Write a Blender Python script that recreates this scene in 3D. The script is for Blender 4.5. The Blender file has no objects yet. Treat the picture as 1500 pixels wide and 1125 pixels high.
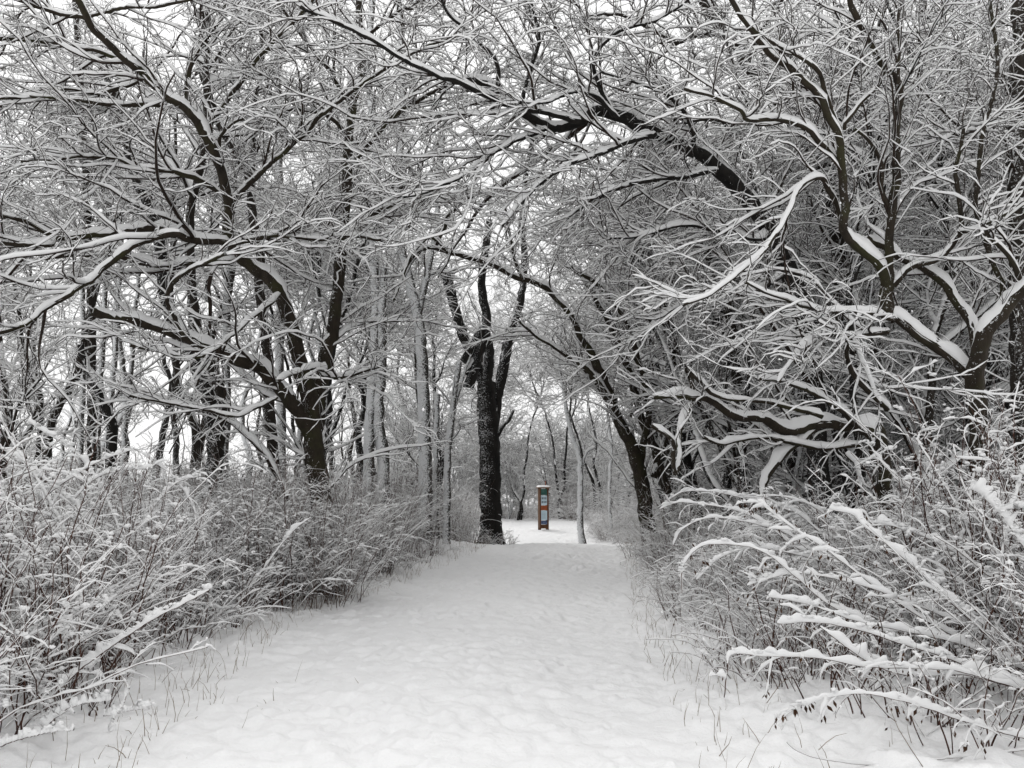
import bpy, math
import numpy as np
from mathutils import Vector

# ------------------------------------------------------------------ camera, sky, sun, exposure
scene = bpy.context.scene
COL = scene.collection
EYE = 1.6
PITCH = math.radians(7.95)
FPX = 1127.0
cam_data = bpy.data.cameras.new("camera")
cam_data.sensor_width = 36.0
cam_data.lens = FPX / 1500.0 * 36.0
cam_data.clip_start = 0.05
cam_data.clip_end = 2000.0
cam = bpy.data.objects.new("camera", cam_data)
COL.objects.link(cam)
cam.location = (0, 0, EYE)
cam.rotation_euler = (math.radians(90) + PITCH, 0, 0)
scene.camera = cam

SUN_EL, SUN_AZ = math.radians(54), math.radians(330)      # overcast: a broad soft brightness high above the path
world = bpy.data.worlds.new("World")
scene.world = world
world.use_nodes = True
wt = world.node_tree
bg = wt.nodes["Background"]
sky = wt.nodes.new("ShaderNodeTexSky")
sky.sky_type = 'NISHITA'
sky.sun_disc = False
sky.sun_elevation = SUN_EL
sky.sun_rotation = SUN_AZ
sky.dust_density = 4.0
hsv = wt.nodes.new("ShaderNodeHueSaturation")
hsv.inputs['Saturation'].default_value = 0.06
wt.links.new(sky.outputs[0], hsv.inputs['Color'])
cloud = wt.nodes.new("ShaderNodeMixRGB")                  # the even cloud layer over the clear sky
cloud.inputs[0].default_value = 0.86
cloud.inputs[2].default_value = (9.2, 9.2, 9.2, 1)
wt.links.new(hsv.outputs[0], cloud.inputs[1])
wt.links.new(cloud.outputs[0], bg.inputs['Color'])
bg.inputs['Strength'].default_value = 0.12

sun_data = bpy.data.lights.new("sun", 'SUN')
sun_data.energy = 1.2
sun_data.angle = math.radians(24)
sun_data.color = (1.0, 0.99, 0.975)
sun = bpy.data.objects.new("sun", sun_data)
COL.objects.link(sun)
sd = Vector((math.sin(SUN_AZ) * math.cos(SUN_EL), math.cos(SUN_AZ) * math.cos(SUN_EL), math.sin(SUN_EL)))
sun.rotation_euler = sd.to_track_quat('Z', 'Y').to_euler()

scene.view_settings.view_transform = 'Standard'
scene.view_settings.look = 'None'
scene.view_settings.exposure = 0.09
scene.view_settings.gamma = 1.0
scene.cycles.max_bounces = 6
scene.cycles.diffuse_bounces = 4
scene.cycles.glossy_bounces = 1
scene.cycles.transmission_bounces = 1
scene.cycles.volume_bounces = 0
scene.cycles.caustics_reflective = False
scene.cycles.caustics_refractive = False

RNG = np.random.default_rng(20240117)


# ------------------------------------------------------------------ helpers
def at(px, py, d):
    """pixel of the photograph (1500 x 1125) at distance d along the path -> a point in the world"""
    x = (px - 750.0) / FPX
    y = -(py - 562.5) / FPX
    c, s = math.cos(PITCH), math.sin(PITCH)
    fy, fz = c - y * s, s + y * c
    k = d / fy
    return np.array([x * k, d, EYE + fz * k])


_tab = np.random.default_rng(5).random((256, 256))


def vnoise(x, y, seed=0):
    x = np.asarray(x, float) + seed * 17.31
    y = np.asarray(y, float) + seed * 9.77
    xi, yi = np.floor(x).astype(int), np.floor(y).astype(int)
    fx, fy = x - xi, y - yi
    fx, fy = fx * fx * (3 - 2 * fx), fy * fy * (3 - 2 * fy)
    a, b = _tab[xi & 255, yi & 255], _tab[(xi + 1) & 255, yi & 255]
    c, d = _tab[xi & 255, (yi + 1) & 255], _tab[(xi + 1) & 255, (yi + 1) & 255]
    return (a + (b - a) * fx) * (1 - fy) + (c + (d - c) * fx) * fy - 0.5


def smooth(a, b, x):
    t = np.clip((x - a) / (b - a), 0, 1)
    return t * t * (3 - 2 * t)


class MB:
    """collects vertices and faces, builds ONE mesh object"""
    def __init__(self):
        self.v, self.f, self.n = [], [], 0

    def add(self, v, f):
        if len(v) == 0:
            return
        self.v.append(np.asarray(v, np.float32).reshape(-1, 3))
        self.f.append(np.asarray(f, np.int64) + self.n)
        self.n += len(self.v[-1])

    def mesh(self, name, mat, smooth_on=True):
        me = bpy.data.meshes.new(name)
        if self.n:
            v = np.concatenate(self.v)
            loops = np.concatenate([f.ravel() for f in self.f]).astype(np.int32)
            cnt = np.concatenate([np.full(len(f), f.shape[1], np.int32) for f in self.f])
            start = np.concatenate([[0], np.cumsum(cnt)[:-1]]).astype(np.int32)
            me.vertices.add(len(v)); me.vertices.foreach_set('co', v.ravel())
            me.loops.add(len(loops)); me.loops.foreach_set('vertex_index', loops)
            me.polygons.add(len(cnt)); me.polygons.foreach_set('loop_start', start)
            me.polygons.foreach_set('use_smooth', np.full(len(cnt), smooth_on))
            me.update(calc_edges=True)
        for m in (mat if isinstance(mat, (list, tuple)) else [mat]):
            me.materials.append(m)
        return me

    def build(self, name, mat, parent=None, smooth_on=True):
        o = bpy.data.objects.new(name, self.mesh(name, mat, smooth_on))
        COL.objects.link(o)
        if parent is not None:
            o.parent = parent
        return o


def unit(a):
    return a / np.maximum(np.linalg.norm(a, axis=-1, keepdims=True), 1e-9)


def tangents(P):
    T = np.empty_like(P)
    T[:, 1:-1] = P[:, 2:] - P[:, :-2]
    T[:, 0] = P[:, 1] - P[:, 0]
    T[:, -1] = P[:, -1] - P[:, -2]
    return unit(T)


def ring_faces(N, K, S):
    k, s = np.meshgrid(np.arange(K - 1), np.arange(S), indexing='ij')
    a = k * S + s
    b = k * S + (s + 1) % S
    q = np.stack([a, b, b + S, a + S], -1).reshape(-1, 4)
    return (q[None] + (np.arange(N) * K * S)[:, None, None]).reshape(-1, 4)


def tubes(mb, P, R, S=3, lump=0.0, cap=False, rng=RNG):
    N, K, _ = P.shape
    if N == 0:
        return
    T = tangents(P)
    ref = np.where(np.abs(T[:, 0, 2:3]) < 0.8, np.array([[0., 0, 1]]), np.array([[1., 0, 0]]))
    U = np.empty_like(P)
    u = ref
    for k in range(K):
        u = unit(u - (u * T[:, k]).sum(-1, keepdims=True) * T[:, k])
        U[:, k] = u
    W = np.cross(T, U)
    a = np.arange(S) * 2 * math.pi / S
    RR = R[:, :, None] * np.ones(S)
    if lump:
        nz = rng.normal(size=(N, K, S))
        nz = (nz + np.roll(nz, 1, 2) + np.roll(nz, 1, 1) + np.roll(nz, -1, 1) + np.roll(nz, 2, 1) + np.roll(nz, -2, 1)) / 2.2
        RR = RR * (1 + lump * nz)
    V = P[:, :, None] + RR[..., None] * (np.cos(a)[:, None] * U[:, :, None] + np.sin(a)[:, None] * W[:, :, None])
    mb.add(V, ring_faces(N, K, S))
    if cap:
        mb.add(V[:, -1], np.arange(N * S).reshape(N, S))


def snow_on(mb, P, R, base=0.014, prop=0.9, S=4, gap=0.06, lo=0.2, hi=0.8, rng=RNG, hmax=0.11, amp=1.0, wide=0.09):
    """a ridge of snow lying along the top of each branch; none where it is steep"""
    N, K, _ = P.shape
    if N == 0:
        return
    T = tangents(P)
    h = np.sqrt(np.clip(1 - T[..., 2] ** 2, 0, 1))
    U = unit(np.cross(T, np.array([0, 0, 1.0])) + 1e-6)
    W = np.cross(U, T)
    nz = rng.random((N, K))
    nz = 1 + amp * ((nz + np.roll(nz, 1, 1)) / 2 - 0.5)
    k = smooth(lo, hi, h) * nz
    hole = rng.random((N, K)) < gap
    if K > 20:
        hole = hole & (np.roll(hole, 1, 1) | (rng.random((N, K)) < .4))
    k = np.where(hole, k * (0.3 if K > 20 else 0.12), k)
    if K > 20:
        k = (np.roll(k, 1, 1) + 2 * k + np.roll(k, -1, 1)) / 4
    hs = np.minimum(prop * 2 * R + base, hmax) * k
    wd = np.minimum(R * 0.93, R * 0.3 + 0.05) + wide * hs
    wd = np.where(k < 0.04, R * 0.3, wd)
    if K > 20:
        g = rng.normal(size=(N, K))
        g = (np.roll(g, -2, 1) + 2 * np.roll(g, -1, 1) + 3 * g + 2 * np.roll(g, 1, 1) + np.roll(g, 2, 1)) / 4.36
        hs = hs * (1 + 0.38 * np.clip(g, -1.6, 1.8))
    hs[:, -1] *= 0.3
    if K > 20:
        hs[:, 0] *= 0.2
        hs[:, 1] *= 0.6
    wd[:, -1] *= 0.5
    a = np.arange(S) * 2 * math.pi / S + (math.pi / S if S > 4 else 0)
    ca, sa = np.cos(a), np.sin(a)
    up = np.where(sa > 0.01, 1.0, 0.0)
    side = np.where(np.abs(sa) <= 0.01, 1.0, 0.0)
    wz = up * sa * (R + hs)[..., None] + side * (0.5 * R + 0.22 * hs)[..., None] + (1 - up - side) * sa * (0.25 * R)[..., None]
    V = P[:, :, None] + (ca * wd[..., None])[..., None] * U[:, :, None] + wz[..., None] * W[:, :, None]
    mb.add(V, ring_faces(N, K, S))


def ico():
    t = (1 + 5 ** .5) / 2
    v = [(-1, t, 0), (1, t, 0), (-1, -t, 0), (1, -t, 0), (0, -1, t), (0, 1, t), (0, -1, -t), (0, 1, -t), (t, 0, -1), (t, 0, 1), (-t, 0, -1), (-t, 0, 1)]
    f = [(0, 11, 5), (0, 5, 1), (0, 1, 7), (0, 7, 10), (0, 10, 11), (1, 5, 9), (5, 11, 4), (11, 10, 2), (10, 7, 6), (7, 1, 8), (3, 9, 4), (3, 4, 2), (3, 2, 6), (3, 6, 8), (3, 8, 9), (4, 9, 5), (2, 4, 11), (6, 2, 10), (8, 6, 7), (9, 8, 1)]
    v = [np.array(p, float) / np.linalg.norm(p) for p in v]
    mid, out = {}, []

    def m(a, b):
        k = (min(a, b), max(a, b))
        if k not in mid:
            p = v[a] + v[b]
            v.append(p / np.linalg.norm(p)); mid[k] = len(v) - 1
        return mid[k]
    for a, b, c in f:
        ab, bc, ca = m(a, b), m(b, c), m(c, a)
        out += [(a, ab, ca), (b, bc, ab), (c, ca, bc), (ab, bc, ca)]
    return np.array(v), np.array(out)


ICO_V, ICO_F = ico()


def blobs(mb, C, R, rng=RNG, flat=0.75, jit=0.2):
    """irregular clumps of snow at points C with radii R: three joined lumps each"""
    C, R = np.asarray(C, float).reshape(-1, 3), np.asarray(R, float)
    if len(C) == 0:
        return
    a = rng.uniform(0, 6.28, len(C))
    ax = np.stack([np.cos(a), np.sin(a), rng.normal(size=len(C)) * .5], -1)
    C = np.concatenate([C, C + ax * (R * rng.uniform(.5, 1.1, len(C)))[:, None], C - ax * (R * rng.uniform(.5, 1.3, len(C)))[:, None]])
    R = np.concatenate([R * .8, R * rng.uniform(.35, .8, len(R)), R * rng.uniform(.25, .65, len(R))])
    N = len(C)
    sc = np.stack([rng.uniform(.7, 1.5, N), rng.uniform(.7, 1.2, N), flat * rng.uniform(.7, 1.2, N)], -1)
    an = rng.uniform(0, 6.28, N)
    v = ICO_V[None] * (1 + jit * rng.normal(size=(N, len(ICO_V), 1))) * (sc * R[:, None])[:, None]
    x = v[..., 0] * np.cos(an)[:, None] - v[..., 1] * np.sin(an)[:, None]
    y = v[..., 0] * np.sin(an)[:, None] + v[..., 1] * np.cos(an)[:, None]
    v = np.stack([x, y, v[..., 2]], -1) + C[:, None]
    mb.add(v, (ICO_F[None] + (np.arange(N) * len(ICO_V))[:, None, None]).reshape(-1, 3))


def grow(P, R, rng, dens, lmean, lsd=0.35, ang=(40, 80), K=6, up=0.0, droop=0.0, wig=0.16, rk=0.012, rmin=0.003,
         t0=0.15, t1=1.0, flat=0.6, rfrac=0.6, taper=0.75, grow_up=0.0, shrink=0.45, away=0.0):
    """children of branches P (N,K,3) with radii R (N,K): random places, side angles, then a marched, wandering path"""
    N, Kp, _ = P.shape
    if N == 0:
        return np.zeros((0, K, 3)), np.zeros((0, K))
    plen = np.linalg.norm(np.diff(P, axis=1), axis=-1).sum(1)
    n = rng.poisson(dens * plen * (t1 - t0))
    idx = np.repeat(np.arange(N), n)
    M = len(idx)
    if M == 0:
        return np.zeros((0, K, 3)), np.zeros((0, K))
    t = t0 + (t1 - t0) * rng.random(M)
    f = t * (Kp - 1)
    i = np.minimum(f.astype(int), Kp - 2)
    w = (f - i)[:, None]
    p0, p1 = P[idx, i], P[idx, i + 1]
    pos = p0 * (1 - w) + p1 * w
    T = unit(p1 - p0)
    rp = R[idx, i] * (1 - w[:, 0]) + R[idx, i + 1] * w[:, 0]
    v = rng.normal(size=(M, 3))
    v[:, 2] = v[:, 2] * flat + grow_up
    v[:, 1] += away
    v = unit(v - (v * T).sum(-1, keepdims=True) * T)
    a = np.radians(rng.uniform(*ang, M))[:, None]
    d = np.cos(a) * T + np.sin(a) * v
    L = lmean * np.exp(rng.normal(size=M) * lsd) * (1 - shrink * t)
    r0 = np.maximum(np.minimum(rfrac * rp, rk * L + rmin * 0.5), rmin)
    out = np.empty((M, K, 3)); rad = np.empty((M, K))
    out[:, 0] = pos
    rad[:, 0] = r0
    for k in range(1, K):
        s = k / (K - 1)
        d = d + wig * rng.normal(size=(M, 3))
        d[:, 2] += up * (1 - s) - droop * s
        d = unit(d)
        out[:, k] = out[:, k - 1] + d * (L / (K - 1))[:, None]
        rad[:, k] = r0 * (1 - taper * s)
    return out, rad


def spline(pts, n):
    """Catmull-Rom through pts, n points evenly spaced along it"""
    p = np.asarray(pts, float)
    q = np.vstack([2 * p[0] - p[1], p, 2 * p[-1] - p[-2]])
    o = []
    for i in range(1, len(q) - 2):
        u = np.linspace(0, 1, 12, endpoint=False)[:, None]
        a, b, c, d = q[i - 1], q[i], q[i + 1], q[i + 2]
        o.append(0.5 * (2 * b + (c - a) * u + (2 * a - 5 * b + 4 * c - d) * u ** 2 + (3 * b - a - 3 * c + d) * u ** 3))
    o = np.vstack(o + [p[-1:]])
    s = np.concatenate([[0], np.cumsum(np.linalg.norm(np.diff(o, axis=0), axis=1))])
    g = np.linspace(0, s[-1], n)
    return np.stack([np.interp(g, s, o[:, j]) for j in range(o.shape[1])], -1)


# ------------------------------------------------------------------ materials
def mat_new(name, rough=0.8, spec=0.3):
    m = bpy.data.materials.new(name)
    m.use_nodes = True
    b = m.node_tree.nodes['Principled BSDF']
    b.inputs['Roughness'].default_value = rough
    b.inputs['Specular IOR Level'].default_value = spec
    return m, m.node_tree, b


def N(t, kind, **kw):
    n = t.nodes.new(kind)
    for k, v in kw.items():
        setattr(n, k, v)
    return n


def noise_node(t, scale, detail=4, rough=0.6, coord=None):
    n = N(t, "ShaderNodeTexNoise")
    n.inputs['Scale'].default_value = scale
    n.inputs['Detail'].default_value = detail
    n.inputs['Roughness'].default_value = rough
    if coord is not None:
        t.links.new(coord, n.inputs['Vector'])
    return n


def ramp(t, src, stops):
    r = N(t, "ShaderNodeValToRGB")
    e = r.color_ramp.elements
    while len(e) < len(stops):
        e.new(0.5)
    for q, (p, c) in zip(e, stops):
        q.position = p
        q.color = (*c, 1) if len(c) == 3 else c
    t.links.new(src, r.inputs[0])
    return r


def snow_mat(name, bump=0.0, scale=30, col=(0.79, 0.79, 0.79), dist=0.02):
    m, t, b = mat_new(name, 0.65, 0.2)
    g = N(t, "ShaderNodeTexCoord")
    n = noise_node(t, 3.0, 3, 0.6, g.outputs['Object'])
    r = ramp(t, n.outputs[0], [(0.3, tuple(c * 0.96 for c in col)), (0.7, col)])
    t.links.new(r.outputs[0], b.inputs['Base Color'])
    if bump:
        n2 = noise_node(t, scale, 5, 0.65, g.outputs['Object'])
        bp = N(t, "ShaderNodeBump")
        bp.inputs['Strength'].default_value = bump
        bp.inputs['Distance'].default_value = dist
        t.links.new(n2.outputs[0], bp.inputs['Height'])
        t.links.new(bp.outputs[0], b.inputs['Normal'])
    return m


def bark_mat(name, dark, light, plaster=0.5, scale=9.0, wind=(-0.55, -0.75, 0.35), moss=None):
    """bark, with snow the wind pressed into it on one side (plaster: how much of that side it covers)"""
    m, t, b = mat_new(name, 0.85, 0.25)
    g = N(t, "ShaderNodeTexCoord")
    mp = N(t, "ShaderNodeMapping")
    mp.inputs['Scale'].default_value = (1, 1, 0.3)
    t.links.new(g.outputs['Object'], mp.inputs[0])
    n = noise_node(t, scale, 5, 0.7, mp.outputs[0])
    r = ramp(t, n.outputs[0], [(0.3, dark), (0.72, light)])
    colour = r.outputs[0]
    if moss:
        n3 = noise_node(t, 2.2, 4, 0.6, g.outputs['Object'])
        r3 = ramp(t, n3.outputs[0], [(0.5, (0, 0, 0)), (0.68, (1, 1, 1))])
        mx = N(t, "ShaderNodeMixRGB")
        mx.inputs[2].default_value = (*moss, 1)
        t.links.new(r3.outputs[0], mx.inputs[0]); t.links.new(colour, mx.inputs[1])
        colour = mx.outputs[0]
    geo = N(t, "ShaderNodeNewGeometry")
    dp = N(t, "ShaderNodeVectorMath", operation='DOT_PRODUCT')
    w = np.array(wind) / np.linalg.norm(wind)
    dp.inputs[1].default_value = tuple(w)
    t.links.new(geo.outputs['Normal'], dp.inputs[0])
    n2 = noise_node(t, 26.0, 6, 0.8, g.outputs['Object'])
    n4 = noise_node(t, 1.3, 3, 0.6, g.outputs['Object'])
    m1 = N(t, "ShaderNodeMath", operation='MULTIPLY_ADD')
    m1.inputs[1].default_value = 0.42
    m0 = N(t, "ShaderNodeMath", operation='MULTIPLY_ADD')
    m0.inputs[1].default_value = 2.0
    m0.inputs[2].default_value = -0.5
    t.links.new(n2.outputs[0], m0.inputs[0])
    t.links.new(dp.outputs['Value'], m1.inputs[0]); t.links.new(m0.outputs[0], m1.inputs[2])
    m2 = N(t, "ShaderNodeMath", operation='MULTIPLY_ADD')
    m2.inputs[1].default_value = 0.5
    t.links.new(n4.outputs[0], m2.inputs[0]); t.links.new(m1.outputs[0], m2.inputs[2])
    lo = 1.32 - 0.75 * plaster
    r2 = ramp(t, m2.outputs[0], [(0, (0, 0, 0)), (1, (1, 1, 1))])
    mr = N(t, "ShaderNodeMapRange")
    mr.inputs['From Min'].default_value = lo
    mr.inputs['From Max'].default_value = lo + 0.1
    t.links.new(m2.outputs[0], mr.inputs[0])
    mx = N(t, "ShaderNodeMixRGB")
    mx.inputs[2].default_value = (0.78, 0.79, 0.80, 1)
    t.links.new(mr.outputs[0], mx.inputs[0]); t.links.new(colour, mx.inputs[1])
    t.links.new(mx.outputs[0], b.inputs['Base Color'])
    bp = N(t, "ShaderNodeBump")
    bp.inputs['Strength'].default_value = 0.8
    bp.inputs['Distance'].default_value = 0.03
    t.links.new(n.outputs[0], bp.inputs['Height'])
    t.links.new(bp.outputs[0], b.inputs['Normal'])
    return m


def plain_mat(name, col, col2=None, scale=20, rough=0.8, spec=0.25):
    m, t, b = mat_new(name, rough, spec)
    g = N(t, "ShaderNodeTexCoord")
    n = noise_node(t, scale, 3, 0.6, g.outputs['Object'])
    r = ramp(t, n.outputs[0], [(0.35, col), (0.65, col2 or tuple(c * 1.5 for c in col))])
    t.links.new(r.outputs[0], b.inputs['Base Color'])
    return m


M_SNOW = snow_mat("branch_snow", 0.3, 50, dist=0.01)
M_CLUMP = snow_mat("clump_snow", 0.35, 60, dist=0.01)
M_GROUND = snow_mat("ground_snow", 0.6, 18, (0.87, 0.87, 0.873), 0.03)
M_BARK = bark_mat("dark_bark", (0.010, 0.008, 0.006), (0.034, 0.027, 0.021), 0.10)
M_BARKM = bark_mat("mossy_bark", (0.012, 0.009, 0.006), (0.038, 0.029, 0.02), 0.04, moss=(0.030, 0.029, 0.012))
M_BLACK = bark_mat("black_wet_bark", (0.004, 0.004, 0.004), (0.022, 0.019, 0.016), 0.12)
M_PALE = bark_mat("snow_plastered_bark", (0.02, 0.018, 0.015), (0.07, 0.064, 0.057), 0.58)
M_TWIG = plain_mat("twig_bark", (0.010, 0.006, 0.004), (0.032, 0.020, 0.014))
M_TWIGF = plain_mat("grey_twig_bark", (0.010, 0.008, 0.006), (0.034, 0.027, 0.021))
M_STEM = plain_mat("shrub_stem_bark", (0.026, 0.010, 0.007), (0.085, 0.036, 0.023))
M_STEMG = plain_mat("thicket_stem_bark", (0.040, 0.025, 0.018), (0.105, 0.068, 0.050))
M_LEAF = plain_mat("withered_leaf", (0.022, 0.011, 0.006), (0.085, 0.040, 0.018), 8)
M_STRAW = plain_mat("dry_straw", (0.12, 0.085, 0.05), (0.22, 0.16, 0.10), 8)

# ------------------------------------------------------------------ ground and path
YK = [-40, 4.7, 8, 10, 16.4, 22.5, 30, 40, 60]


def path_x(y):
    return np.interp(y, YK, [-0.5, -0.52, -0.58, -0.58, 0.40, 1.2, 1.9, 2.6, 4.0])


def path_w(y):
    return np.interp(y, YK, [2.1, 2.05, 2.35, 2.5, 2.4, 2.35, 2.9, 3.5, 3.5])


def ground_z(x, y):
    x = np.asarray(x, float); y = np.asarray(y, float)
    off = np.abs(x - path_x(y)) - path_w(y)
    out = smooth(-0.5, 2.6, off)
    clear = smooth(26, 32, y) * (1 - smooth(44, 50, y))
    z = 0.26 * out * (1 - 0.9 * clear)
    z = z + out * 0.22 * vnoise(x * 0.5, y * 0.5, 1) + out * 0.10 * vnoise(x * 1.7, y * 1.7, 2)
    z = z + 0.05 * vnoise(x * 0.35, y * 0.35, 3) + 0.02 * vnoise(x * 1.1, y * 1.3, 4)
    z = z + 0.06 * np.exp(-((y - 22.5) / 5.0) ** 2) - 0.42 * smooth(23, 29, y) * (1 - smooth(29, 37, y)) - 0.14 * smooth(29, 37, y)
    z = z - 0.05 * np.exp(-(off / 0.8 + 1.2) ** 2)
    return z


def make_ground():
    xs = np.concatenate([-np.geomspace(400, 6.2, 46), np.arange(-6, -3.5, .05), np.arange(-3.5, 3.5, .024), np.arange(3.5, 6.01, 0.05), np.geomspace(6.2, 400, 46)])
    ys = [2.4]
    while ys[-1] < 60:
        ys.append(ys[-1] + max(0.024, ys[-1] * 0.0042))
    ys = np.concatenate([np.linspace(-60, 2.2, 40), ys, np.geomspace(62, 600, 30)])
    X, Y = np.meshgrid(xs, ys)
    Z = ground_z(X, Y)
    WX, WY = X + .5 * vnoise(X * 1.3, Y * 1.3, 31), Y + .5 * vnoise(X * 1.3, Y * 1.3, 32)
    fine = 0.014 * vnoise(X * 2.6, Y * 2.6, 6) + 0.034 * vnoise(X * 5.0, Y * 5.2, 7) + 0.040 * vnoise(X * 9, Y * 10, 8)
    fine = fine + (.013 * vnoise(X * 15, Y * 13, 21) + .012 * vnoise(X * 24 + 3 * WX, Y * 20, 22)) * (Y < 30)
    fine = fine * (.45 + 1.1 * (vnoise(WX * .8, WY * .8, 33) + .5)) - .030 * smooth(.18, .34, vnoise(WX * 2.3, WY * 1.6, 34)) + .02 * smooth(.3, .42, vnoise(WX * 6, WY * 6, 35))
    Z = Z + fine * (np.abs(X) < 8)
    rough = smooth(0.0, 0.6, np.abs(X - path_x(Y)) - path_w(Y)) * (np.abs(X) < 9)
    Z = Z + rough * (0.07 * vnoise(X * 4.2, Y * 4.2, 9) + 0.05 * vnoise(X * 8, Y * 8, 10))
    V = np.stack([X, Y, Z], -1).reshape(-1, 3)
    ny, nx = X.shape
    j, i = np.meshgrid(np.arange(ny - 1), np.arange(nx - 1), indexing='ij')
    a = (j * nx + i).ravel()
    F = np.stack([a, a + 1, a + nx + 1, a + nx], -1)
    cx = V[F].mean(1)
    onp = (np.abs(cx[:, 0] - path_x(cx[:, 1])) < path_w(cx[:, 1])) & (cx[:, 1] < 44)
    for nm, sel in (("snowy_path", onp), ("snowy_ground", ~onp)):
        f = F[sel]
        used, inv = np.unique(f.ravel(), return_inverse=True)
        mb = MB(); mb.add(V[used], inv.reshape(-1, 4))
        o = mb.build(nm, M_GROUND)
        o['kind'] = 'structure'


make_ground()


# ------------------------------------------------------------------ things
def tag(o, label, cat, group=None, kind=None):
    o['label'] = label
    o['category'] = cat
    if group:
        o['group'] = group
    if kind:
        o['kind'] = kind
    return o


def empty(name, loc, rz=0.0):
    o = bpy.data.objects.new(name, None)
    o.empty_display_size = 0.2
    o.location = tuple(float(c) for c in loc)
    o.rotation_euler = (0, 0, rz)
    COL.objects.link(o)
    return o


def copy_thing(root, loc, rz, sc=1.0, label=None, group=None):
    r = root.copy()
    COL.objects.link(r)
    r.location = tuple(float(c) for c in loc)
    r.rotation_euler = (0, 0, rz)
    r.scale = (sc, sc, sc)
    if label:
        r['label'] = label
    if group:
        r['group'] = group
    for ch in root.children:
        c = ch.copy()
        COL.objects.link(c)
        c.parent = r
    return r


class Tree:
    """limbs traced or grown, then branches, boughs and twigs on them, then the snow they carry"""
    def __init__(self, seed):
        self.rng = np.random.default_rng(seed)
        self.trunk, self.crown, self.snow = MB(), MB(), MB()
        self.PL, self.RL, self.dens = [], [], []

    def limb(self, P, R, sides=9, lump=0.10, snow=1.0, dens=1.0, cap=False, gnarl=0.35, bare=0.0):
        """P (n,3), R (n,): one traced limb"""
        rng = self.rng
        L = np.linalg.norm(np.diff(P, axis=0), axis=1).sum()
        n = int(np.clip(L / 0.075, 8, 130))
        Q = spline(np.column_stack([P, R]), n)
        P, R = Q[:, :3], np.maximum(Q[:, 3], 0.003)
        nz = rng.normal(size=(n, 3))
        nz = (nz + np.roll(nz, 1, 0) + np.roll(nz, 2, 0)) / 1.7
        nz[0] = 0
        P = P + nz * (gnarl * 0.4 * np.minimum(R, 0.05)[:, None] + 0.003)
        tubes(self.trunk, P[None], R[None], sides, lump * .5, cap, rng)
        if snow:
            snow_on(self.snow, P[None], R[None], base=0.013 * snow ** .6, prop=0.34 * snow ** .6, S=8, gap=0.08, lo=0.22, hi=0.8, rng=rng, hmax=.075)
        if dens:
            K = 14
            i = int(bare * n)
            q = spline(np.column_stack([P[i:], R[i:]]), K)
            self.PL.append(q[:, :3]); self.RL.append(q[:, 3]); self.dens.append(dens)

    def traced(self, pts, w0, w1, d0, d1, **kw):
        n = len(pts)
        f = np.linspace(0, 1, n)
        d = d0 + (d1 - d0) * f
        P = np.array([at(px, py, dd) for (px, py), dd in zip(pts, d)])
        R = (w0 + (w1 - w0) * f) * 0.5 * d / FPX
        self.limb(P, R, **kw)

    def foliage(self, d1=2.4, l1=1.5, d2=4.2, l2=0.6, d3=5.0, l3=0.28, snow=1.0, up=0.12, droop=0.16, rt=0.0055, S=3, flat=0.6, blob=0.0, fine=3.4, away=0.45, dens_mul=2.0):
        rng = self.rng
        if not self.PL:
            return
        P, R = np.stack(self.PL), np.stack(self.RL)
        dens = np.array(self.dens)
        d1, d2, d3, l1, l2, l3 = d1 * dens_mul, d2 * .95, d3 * .85, l1 * 1.45, l2 * 1.3, l3 * 1.05
        snow = snow ** .6
        lev1 = []
        for dv in np.unique(dens):
            m = dens == dv
            lev1.append(grow(P[m], R[m], rng, d1 * dv, l1, 0.4, (20, 60), 14, up * .4, droop * .45, 0.15, 0.010, rt * 1.9, t0=0.1, flat=flat * .75, grow_up=0.12, away=away))
        A, RA = (np.concatenate(x) for x in zip(*lev1))
        B, RB = grow(A, RA, rng, d2, l2, 0.4, (20, 58), 8, up * .7, droop * .7, 0.20, 0.010, rt * 1.4, t0=0.06, flat=flat * .7, grow_up=0.1, away=away * .6)
        C, RC = grow(B, RB, rng, d3, l3, 0.45, (25, 70), 5, 0.06, 0.1, 0.25, 0.006, rt * .9, t0=0.05, flat=0.6)
        tubes(self.crown, A, RA, 5, rng=rng)
        tubes(self.crown, B, RB, S, rng=rng)
        tubes(self.crown, C, RC, S, rng=rng)
        if fine:
            q = [1, 4, 7, 10, 13]
            D, RD = grow(np.concatenate([C, B[:, [0, 2, 4, 6, 7]], A[:, q]]), np.concatenate([RC, RB[:, [0, 2, 4, 6, 7]], RA[:, q]]), rng,
                         fine, l3 * .7, 0.4, (35, 80), 3, 0.15, 0, 0.2, 0.004, rt * .66, t0=0.05, flat=1.2, grow_up=0.25, rfrac=.5)
            tubes(self.crown, D, RD, 3, rng=rng)
        snow_on(self.snow, A, RA, 0.014 * snow, 0.55, 6, 0.08, 0.25, 0.75, rng)
        snow_on(self.snow, B, RB, 0.014 * snow, 0.6, 4, 0.07, 0.25, 0.75, rng)
        snow_on(self.snow, C, RC, 0.009 * snow, 0.5, 4, 0.2, 0.25, 0.85, rng)
        if blob:
            c = C[rng.random(len(C)) < blob][:, 1] + np.array([0, 0, 0.012])
            blobs(self.snow, c, rng.uniform(0.012, 0.03, len(c)), rng)

    def build(self, name, label, cat, base, bark, twig=None, group=None):
        base = np.asarray(base, float)
        root = empty(name, base)
        for nm, mb, mt in (("trunk", self.trunk, bark), ("crown", self.crown, twig or M_TWIG), ("snow_cover", self.snow, M_SNOW)):
            if mb.n:
                for v in mb.v:
                    v -= base.astype(np.float32)
                mb.build(nm, mt, root)
        tag(root, label, cat, group)
        return root


def foot(px, d):
    p = at(px, 700, d)
    return np.array([p[0], d, float(ground_z(p[0], d)) - 0.15])


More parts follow.
